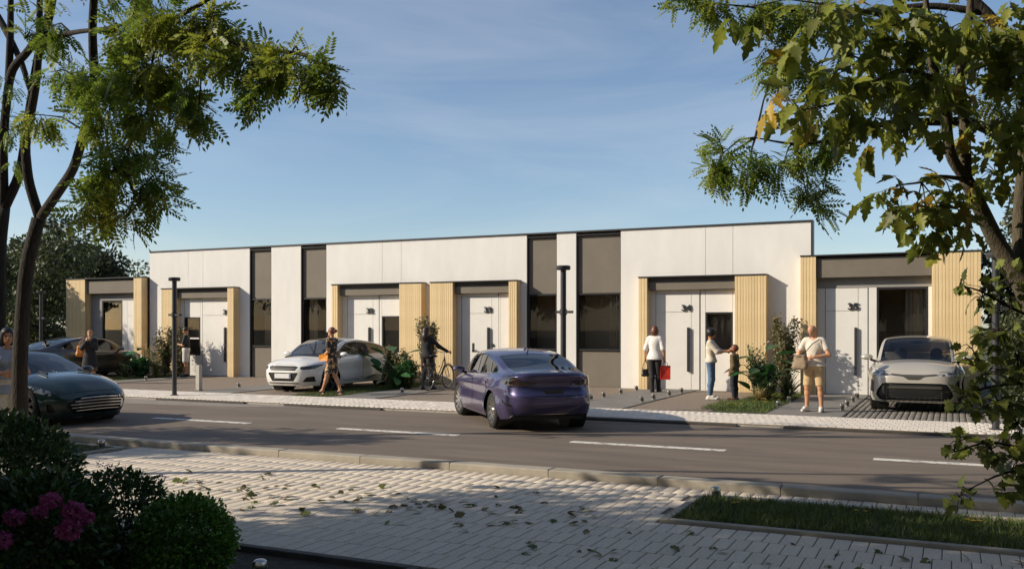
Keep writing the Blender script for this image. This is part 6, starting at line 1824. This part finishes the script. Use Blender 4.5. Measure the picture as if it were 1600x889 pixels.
        th0 = wr + d * .022 * sc + fw * .026 * sc; th1 = th0 + (d * .6 + fw * .7 + inw * .3) * .036 * sc; th2 = th1 + (d * .85 + inw * .4) * .030 * sc
        S.cone(th0, th1, .0125 * sc, .0105 * sc, .006); S.cone(th1, th2, .0105 * sc, .009 * sc, .004)
    S.cone(J['neck'] - np.array([0, 0, .03]) * sc, hp(0, -.015, -.06), .052 * sc * hf, .047 * sc * hf, .03)
    S.ell(hp(0, -.008, .025), np.array([.074, .094, .095]) * hs, .03, HR); S.ell(hp(0, .022, -.045), np.array([.056, .066, .068]) * hs, .03, HR)
    S.cone(hp(0, .088, .012), hp(0, .104, -.022), .010 * hs, .015 * hs, .012)
    for q in (-1, 1):
        S.ell(hp(q * .074, -.008, -.01), np.array([.012, .022, .032]) * hs, .008, HR)
        S.cut(hp(q * .031, .098, .012), np.array([.016, .016, .011]) * hs)
    S.ell(hp(0, .086, -.055), np.array([.024, .014, .012]) * hs, .01, HR)
    S.build('body', sk, root)
    for q in (-1, 1):
        mb = MB(); mb.ell(hp(q * .031, .080, .012), tuple(np.array([.013, .010, .008]) * hs), 10, 6); mb.build('eye', M_eye, root, True)
    mb = MB(); mb.ell(hp(0, .096, -.055), tuple(np.array([.022, .008, .007]) * hs), 10, 6); mb.build('mouth', M_lip, root, True)
    # ---- clothes
    for (kind, m_, *opt) in wear:
        S = SDF(lo, hi, .0125); e = opt[0] if opt else .014
        if kind in ('top', 'coat', 'dress'):
            torso(S, e)
            sl_ = opt[1] if len(opt) > 1 else .5
            if sl_ > 0:
                for sd in 'LR': arm(S, sd, e, 0, sl_)
            if kind != 'top' or (len(opt) > 2):
                hem = (opt[2] if len(opt) > 2 else .50) * sc
                wide = (opt[3] if len(opt) > 3 else .17) * sc
                n_ = 6
                for i in range(n_):
                    t0, t1 = i / n_, (i + 1) / n_
                    z0, z1 = J['pel'][2] + (hem - J['pel'][2]) * t0, J['pel'][2] + (hem - J['pel'][2]) * t1
                    kk = (J['kneeL'] + J['kneeR']) / 2; xo = kk[:2] * t1 * .8
                    spread = np.abs(J['kneeL'] - J['kneeR'])[:2] * .5 * t1
                    S.ell((xo[0], xo[1], z1), np.array([wide + spread[0] * .7, wide * .72 + spread[1], .10 * sc]), .05)
                S.clip(2, hem, True)
            else:
                S.clip(2, (opt[4] if len(opt) > 4 else .90) * sc, True)
            S.clip(2, J['neck'][2] + .035 * sc, False); S.cut(J['neck'] + np.array([0, .025, .045]) * sc, np.array([.078, .090, .085]) * sc)
        elif kind == 'trousers':
            S.ell(J['pel'], np.array([.165, .112, .12]) * sc + e, .05)
            for sd in 'LR': leg(S, sd, e, opt[1] if len(opt) > 1 else 1.96)
            S.clip(2, 1.06 * sc, False)
        elif kind == 'shorts':
            S.ell(J['pel'], np.array([.16, .115, .12]) * sc + e, .05)
            for sd in 'LR': leg(S, sd, e, .86)
            S.clip(2, 1.05 * sc, False); S.clip(2, .52 * sc, True)
        elif kind in ('shoes', 'boots'):
            for sd in 'LR':
                S = SDF(np.minimum(J['ank' + sd], J['toe' + sd]) - .14, np.maximum(J['ank' + sd], J['toe' + sd]) + .26, .0115)
                foot(S, sd, e, opt[1] if kind == 'shoes' and len(opt) > 1 else 0.0)
                if kind == 'boots': leg(S, sd, e, 2.0, .03, 1.0)
                S.clip(2, (opt[1] if kind == 'boots' else opt[2] if len(opt) > 2 else .105) * sc, False); S.clip(2, .001, True)
                S.build('shoe' if kind == 'shoes' else 'boot', m_, root)
            continue
        S.build({'top': 'shirt', 'coat': 'coat', 'dress': 'dress', 'trousers': 'trousers', 'shorts': 'shorts'}[kind], m_, root)
    # ---- hair
    if hair:
        style, m_ = hair
        S = SDF(hd - .36 * hs, hd + .30 * hs, .0105)
        if style == 'afro':
            S.ell(hp(0, -.025, .04), np.array([.125, .13, .125]) * hs, .02, HR)
            rg = np.random.default_rng(3)
            for _ in range(40):
                v = unit(rg.normal(size=3)); S.ell(hp(*(v * np.array([.105, .11, .10]) + np.array([0, -.02, .05]))), np.array([.026] * 3) * hs, .015)
        else:
            S.ell(hp(0, -.014, .035), np.array([.086, .106, .100]) * hs, .02, HR)
            if style == 'long':
                S.cone(hp(0, -.07, .02), hp(0, -.09, -.16), .092 * hs, .092 * hs, .04); S.cone(hp(0, -.09, -.14), hp(0, -.085, -.30), .092 * hs, .06 * hs, .04)
            if style == 'bob':
                S.ell(hp(0, -.035, -.03), np.array([.108, .100, .115]) * hs, .03, HR)
            if style == 'bun':
                S.ell(hp(0, -.125, .03), np.array([.048, .05, .048]) * hs, .02)
            if style == 'up':
                S.ell(hp(0, -.05, .09), np.array([.06, .06, .05]) * hs, .02)
        fr = np.array([.070, .075, .098]) * hs if style != 'afro' else np.array([.068, .08, .085]) * hs
        S.cut(hp(0, .078, -.035 if style != 'afro' else -.05), fr, HR)
        if style == 'short': S.cut(hp(0, .0, -.10), np.array([.11, .12, .085]) * hs, HR)
        S.build('hair', m_, root)
    return root

# the woman waiting at the left trunk
person('woman in a grey blue blouse and cream trousers standing behind the forked trunk', (-11.45, 8.32, 0), R(-118), 1.68, M_skint,
       dict(J=dict(elL=(-.24, .06, 1.13), wrL=(-.05, .26, 1.10), elR=(.24, .05, 1.13), wrR=(.06, .27, 1.14)), handL=(.8, .5, .1), handR=(-.8, .5, .1), palmL=(0, -1, 0), palmR=(0, -1, 0)),
       [('top', cloth('grey_blue_blouse', (0.30, 0.33, 0.40)), .020, .30, .84, .165), ('trousers', cloth('cream_trousers', (0.66, 0.57, 0.46)), .030), ('shoes', cloth('tan_shoes', (0.25, 0.16, 0.10)), .008)], ('bob', M_hair['black']))
# woman with the orange shoulder bag
person('woman in a black coat with an orange bag, hands raised to her face', (-23.45, 19.75, 0), R(-145), 1.60, M_skin,
       dict(J=dict(elL=(-.22, .12, 1.16), wrL=(-.06, .20, 1.42), elR=(.22, .12, 1.16), wrR=(.05, .20, 1.40)), handL=(.3, .1, .9), handR=(-.3, .1, .9), palmL=(0, -1, 0), palmR=(0, -1, 0)),
       [('dress', cloth('brown_dress', (0.13, 0.085, 0.055)), .012, 0, .42, .17), ('coat', cloth('black_coat', (0.015, 0.014, 0.015)), .026, 1.9, .55, .19), ('shoes', cloth('black_shoes', (0.015, 0.015, 0.015)), .008)], ('up', M_hair['ginger']), True, .1)
# man at door 31
person('man in a black shirt and white shorts looking down beside the door of house 31', (-23.72, 23.9, .002), R(128), 1.68, M_skint,
       dict(J=dict(elL=(-.23, .08, 1.12), wrL=(-.07, .27, 1.16), elR=(.23, .08, 1.12), wrR=(.05, .27, 1.20)), handL=(.5, .8, .1), handR=(-.4, .8, .2), palmL=(0, 0, 1), palmR=(0, 0, 1), curlL=.9, curlR=.9),
       [('top', cloth('black_shirt', (0.016, 0.016, 0.018)), .022, .75), ('shorts', cloth('white_shorts', (0.62, 0.58, 0.53)), .026), ('shoes', cloth('black_shoes', ()), .010)], ('short', M_hair['brown']), False, -.35)
# woman in the floral dress
person('woman in a dark floral dress walking left past the white sportback, hand at her face', (-14.02, 19.02, .004), R(88), 1.68, M_skin,
       dict(J=dict(kneeL=(-.08, .10, .51), ankL=(-.08, .24, .13), toeL=(-.085, .38, .03), kneeR=(.08, -.03, .51), ankR=(.09, -.20, .13), toeR=(.09, -.06, .03),
                   elL=(-.20, -.03, 1.13), wrL=(-.13, .19, 1.02), elR=(.20, .10, 1.16), wrR=(.09, .17, 1.44)), handL=(.3, .9, -.1), handR=(-.2, -.1, .9), palmL=(1, 0, 0), palmR=(0, -1, 0), curlL=1.0),
       [('dress', floral, .013, .80, .56, .142), ('shoes', cloth('black_shoes', ()), .007, .055, .10)], ('bun', M_hair['auburn']))
# woman with the bicycle
person('woman with long dark hair in a black sweater pushing a bicycle', (-12.86, 21.70, .004), R(-4), 1.70, M_skin,
       dict(J=dict(elL=(-.18, .18, 1.18), wrL=(-.06, .36, 1.06), elR=(.28, .20, 1.20), wrR=(.46, .36, 1.06), kneeR=(.09, .06, .50), ankR=(.10, .10, .085), toeR=(.11, .27, .025), ankL=(-.10, -.10, .09), toeL=(-.11, .07, .025)),
            handL=(.3, .9, -.1), handR=(.3, .9, -.1), palmL=(0, 0, -1), palmR=(0, 0, -1), curlL=1.0, curlR=1.0),
       [('top', cloth('black_sweater', (0.014, 0.013, 0.014)), .016, 1.92, .90, .150), ('trousers', cloth('dark_trousers', (0.030, 0.022, 0.022)), .016), ('shoes', cloth('black_shoes', ()), .010)], ('long', M_hair['brown']))
# woman with the red shopping bag
person('woman with auburn hair in a white blouse walking to door 34 with a red bag', (-7.02, 23.50, .004), R(2), 1.72, M_skin,
       dict(J=dict(elL=(-.245, -.02, 1.13), wrL=(-.28, .06, .90), elR=(.235, -.03, 1.13), wrR=(.255, .02, .88), kneeR=(.08, .05, .50), ankR=(.08, .09, .09), toeR=(.09, .25, .025), kneeL=(-.07, -.01, .50), ankL=(-.06, -.06, .09), toeL=(-.07, .10, .025)), curlL=1.2, curlR=1.2),
       [('trousers', cloth('black_trousers', (0.015, 0.014, 0.014)), .014), ('top', cloth('white_blouse', (0.78, 0.74, 0.70)), .022, .92, .86, .155), ('boots', cloth('black_boots', (0.012, 0.012, 0.012)), .012, .22)], ('bob', M_hair['auburn']))
# mother and boy
person('woman in jeans and a cream top touching the face of the boy', (-5.12, 21.68, .002), R(-85), 1.64, M_skint,
       dict(J=dict(elL=(-.17, .20, 1.20), wrL=(-.03, .40, 1.22), elR=(.18, .18, 1.20), wrR=(.07, .40, 1.21), kneeL=(-.07, .03, .50), kneeR=(.07, .02, .50)), handL=(.1, 1, .1), handR=(-.1, 1, .1), palmL=(1, 0, 0), palmR=(-1, 0, 0)),
       [('trousers', cloth('blue_jeans', (0.10, 0.17, 0.28), .3, 9), .012, 1.88), ('top', cloth('cream_top', (0.62, 0.54, 0.42)), .020, 1.2, .93, .145), ('shoes', cloth('white_sneakers', (0.66, 0.62, 0.56)), .014)], ('afro', M_hair['black']), True, -.35)
person('boy in an olive jacket looking up at the woman in jeans', (-4.58, 21.74, .002), R(82), 1.25, M_skint,
       dict(J=dict(elL=(-.19, -.04, 1.12), wrL=(-.17, .08, .90), elR=(.19, -.04, 1.12), wrR=(.17, .08, .90), head=(0, .015, 1.66))),
       [('trousers', cloth('navy_trousers', (0.018, 0.022, 0.035)), .020), ('coat', cloth('olive_jacket', (0.13, 0.09, 0.036)), .022, 1.9, .88, .155), ('shoes', cloth('dark_red_shoes', (0.05, 0.018, 0.018)), .016)], ('short', M_hair['auburn']), False, .35, 0, True)
# man with the satchel
person('bald man in a pale shirt and beige shorts looking into his satchel', (-2.50, 19.42, .004), R(172), 1.74, M_skin,
       dict(J=dict(elL=(-.30, .02, 1.15), wrL=(-.05, .22, 1.10), elR=(.31, .05, 1.15), wrR=(.17, .20, 1.06), kneeL=(-.13, .02, .50), ankL=(-.14, -.02, .085), toeL=(-.17, .16, .025), kneeR=(.13, .02, .50), ankR=(.15, -.02, .085), toeR=(.19, .15, .025), head=(.02, .045, 1.625)),
            handL=(.9, .3, -.1), handR=(-.3, .6, -.5), palmL=(0, -1, 0), palmR=(-1, 0, 0), curlL=.8, curlR=.8),
       [('shorts', cloth('beige_shorts', (0.52, 0.36, 0.19)), .017), ('top', cloth('pale_shirt', (0.66, 0.59, 0.50)), .011, .55, .92, .138), ('shoes', cloth('white_sneakers', ()), .012)], None, False, -.75, -.55)

# ---------------------------------------------------------------- bags
def bag_box(name, label, loc, rz, w, d, h, m_, handle, taper=.9, handle_m=None):
    root = thing(name, label, 'bag', loc, rz); mb = MB(); t_ = taper
    mb.add([(-w/2*t_, -d/2, 0), (w/2*t_, -d/2, 0), (w/2*t_, d/2, 0), (-w/2*t_, d/2, 0), (-w/2, -d/2*.55, h), (w/2, -d/2*.55, h), (w/2, d/2*.55, h), (-w/2, d/2*.55, h), (0, -d/2*.35, h*.5), (0, d/2*.35, h*.5)],
           [(0,3,2,1), (0,1,8), (1,5,8), (5,4,8), (4,0,8), (2,3,9), (3,7,9), (7,6,9), (6,2,9), (1,2,6,5), (3,0,4,7)])
    mb.build('pouch', m_, root)
    mb = MB()
    for q in (-1, 1):
        mb.tube([(-w*.25, q*d*.2, h - .01), (-w*.18, q*d*.1, h + handle*.7), (0, 0, h + handle), (w*.18, q*d*.1, h + handle*.7), (w*.25, q*d*.2, h - .01)], .006, 5)
    mb.build('handles', handle_m or m_, root, True)
    return root
bag_box('shopping_bag', 'bright red shopping bag hanging from the hand of the woman at door 34', (-6.76, 23.56, .335), R(25), .27, .11, .36, mat('red_paper', (0.62, 0.035, 0.018), .5, var=.08, vscale=6), .10, .96, mat('red_cord', (0.4, 0.03, 0.02), .7))
def soft_bag(name, label, loc, rz, r_, m_, strap, sm):
    root = thing(name, label, 'bag', loc, rz); S = SDF((-r_[0]-.06, -r_[1]-.06, -r_[2]-.06), (r_[0]+.06, r_[1]+.06, r_[2]+.06), .011)
    a, b, q = r_[0] - r_[1] * .8, r_[2] - r_[1] * .9, r_[1] * .85
    S.cone((-a * .85, 0, b), (a * .85, 0, b), q * .7, q * .7, .02); S.cone((-a, 0, -b * .9), (a, 0, -b * .9), q, q, .03); S.cone((-a, 0, -b * .8), (-a * .85, 0, b), q * .9, q * .65, .03); S.cone((a, 0, -b * .8), (a * .85, 0, b), q * .9, q * .65, .03)
    S.ell((0, 0, -b * .1), (a * 1.05, q * .95, b * 1.05), .04)
    S.build('pouch', m_, root)
    mb = MB(); mb.tube(strap, .009, 6); mb.build('strap', sm, root, True)
    mb = MB(); mb.tube([(-r_[0]*.8, -r_[1]*.4, r_[2]*.70), (0, -r_[1]*.75, r_[2]*.66), (r_[0]*.8, -r_[1]*.4, r_[2]*.70)], .008, 5); mb.build('trim', sm, root, True)
    return root
M_bleather = mat('black_leather', (0.014, 0.012, 0.012), .4)
soft_bag('handbag', 'small black handbag in the left hand of the woman at door 34', (-7.30, 23.57, .50), R(20), (.10, .05, .11), M_bleather, [(-.08, 0, .06), (-.05, 0, .22), (0, 0, .34), (.05, 0, .22), (.08, 0, .06)], M_bleather)
M_orange = mat('orange_leather', (0.62, 0.20, 0.02), .5, var=.2, vscale=9, bump=.3, bscale=14)
soft_bag('shoulder_bag', 'large orange shoulder bag of the woman in the black coat', (-23.72, 19.72, .98), R(35), (.20, .09, .19), M_orange, [(-.14, 0, .10), (-.06, 0, .30), (.06, 0, .40), (.12, 0, .28), (.14, 0, .10)], M_orange)
bag_box('clutch_bag', 'orange clutch held by the woman in the floral dress', (-14.14, 18.84, .86), R(4), .25, .07, .15, mat('bright_orange_leather', (0.78, 0.27, 0.02), .45), .012, 1.0)
soft_bag('satchel', 'beige canvas satchel slung across the bald man', (-2.74, 19.20, 1.00), R(-8), (.15, .085, .17), mat('canvas', (0.30, 0.22, 0.14), .85, var=.15, vscale=12, bump=.3, bscale=30),
         [(-.12, 0, .10), (-.02, -.02, .14), (.10, .02, .20), (.22, .06, .36), (.34, .16, .46), (.37, .25, .45)], M_bleather)
ph = thing('phone', 'dark phone held to the face of the woman in the floral dress', 'phone', (-14.24, 19.10, 1.43), R(20))
mb = MB(); mb.bev(-.035, .035, -.006, .006, 0, .15, .002); mb.build('case', M_black, ph)
mb = MB(); mb.box(-.031, .031, -.0075, -.0065, .008, .142); mb.build('screen', M_gloss, ph)

# ---------------------------------------------------------------- bicycle
def bicycle(label, loc, rz):
    """along +y: rear wheel at y = -.53, front at +.53"""
    root = thing('bicycle', label, 'bicycle', loc, rz)
    Mf = mat('bike_frame', (0.03, 0.022, 0.022), .35, coat=.5); Wr = .335
    for y in (-.53, .55):
        mb = MB(); mb.lathe([(Wr - .018 + .018 * math.cos(a), .018 * math.sin(a)) for a in np.linspace(0, 2 * math.pi, 9)[:-1]], 40, (0, 0, 0), 'x', True)
        w_ = mb.build('wheel', M_tyre, root, True); w_.location = (0, y, Wr)
        mb = MB(); mb.lathe([(Wr - .040, -.010), (Wr - .030, -.012), (Wr - .030, .012), (Wr - .040, .010)], 40, (0, 0, 0), 'x', True); mb.build('rim', M_chrome, w_, True)
        mb = MB()
        for k in range(18):
            a = 2 * math.pi * k / 18; mb.tube([(.02 * (-1) ** k, 0, 0), (0, (Wr - .035) * math.cos(a), (Wr - .035) * math.sin(a))], .0016, 4, False)
        sp_ = mb.build('spokes', M_chrome, w_); sp_['kind'] = 'stuff'
        mb = MB(); mb.tube([(-.045, 0, 0), (.045, 0, 0)], .018, 8); mb.build('hub', M_chrome, w_)
        mb = MB(); mb.tube([(0, (Wr + .022) * math.cos(a), (Wr + .022) * math.sin(a)) for a in np.linspace(R(20 if y < 0 else 35), R(165), 14)], .012, 6); mb.build('mudguard', Mf, w_, True)
    mb = MB()
    head, hb, bb, st, ra = (0, .36, .86), (0, .40, .70), (0, -.08, .29), (0, -.20, .78), (0, -.53, Wr)
    mb.tube([hb, (0, .22, .48), (0, .08, .32), bb], .017, 8); mb.tube([head, (0, .18, .58), (0, 0, .38), (0, -.10, .40)], .014, 8)
    mb.tube([bb, st], .016, 8); mb.tube([head, hb], .019, 8)
    for q in (-1, 1):
        mb.tube([(q*.02, -.17, .66), (q*.05, -.53, Wr)], .009, 6); mb.tube([(q*.02, -.08, .29), (q*.05, -.53, Wr)], .010, 6)
        mb.tube([(q*.03, .41, .66), (q*.045, .48, .48), (q*.05, .55, Wr)], .011, 6)
    mb.build('frame', Mf, root, True)
    mb = MB(); mb.tube([head, (0, .34, 1.0)], .012, 8); mb.tube([(-.28, .20, 1.03), (-.20, .30, 1.04), (-.06, .36, 1.0), (.06, .36, 1.0), (.20, .30, 1.04), (.28, .20, 1.03)], .011, 8); mb.build('handlebar', M_chrome, root, True)
    for q in (-1, 1):
        mb = MB(); mb.tube([(q*.23, .26, 1.037), (q*.29, .19, 1.03)], .017, 8); mb.build('grip', M_black, root)
    mb = MB(); mb.tube([st, (0, -.22, .88)], .012, 8); mb.build('seat_post', M_chrome, root)
    S = SDF((-.16, -.44, .82), (.16, .02, 1.02), .011); S.ell((0, -.28, .92), (.095, .11, .04), .02); S.cone((0, -.24, .915), (0, -.06, .915), .045, .022, .03); S.build('saddle', M_black, root)
    mb = MB(); mb.box(-.06, .06, -.74, -.32, .715, .727); mb.tube([(-.05, -.55, .72), (-.05, -.53, Wr)], .005, 5); mb.tube([(.05, -.55, .72), (.05, -.53, Wr)], .005, 5); mb.build('rear_rack', Mf, root)
    mb = MB(); mb.lathe([(.0, -.012), (.085, -.010), (.085, .0), (0, .0)], 24, (.045, -.08, .29), 'x'); mb.tube([(.06, -.08, .29), (.065, .02, .16)], .009, 6); mb.tube([(-.06, -.08, .29), (-.065, -.18, .42)], .009, 6); mb.build('crankset', M_chrome, root, True, 40)
    for (x_, y_, z_) in ((.10, .02, .16), (-.10, -.18, .42)):
        mb = MB(); mb.box(x_ - .045, x_ + .045, y_ - .03, y_ + .03, z_ - .01, z_ + .01); mb.build('pedal', M_black, root)
    mb = MB(); mb.box(.035, .06, -.56, -.04, .26, .36); mb.build('chain_guard', Mf, root)
    mb = MB(); mb.ell((0, -.74, .70), (.035, .02, .025), 10, 6); mb.build('rear_lamp', M_reflect, root, True)
    return root
bicycle('dark step through bicycle pushed along the path by the woman in black', (-12.64, 21.92, .004), R(0))
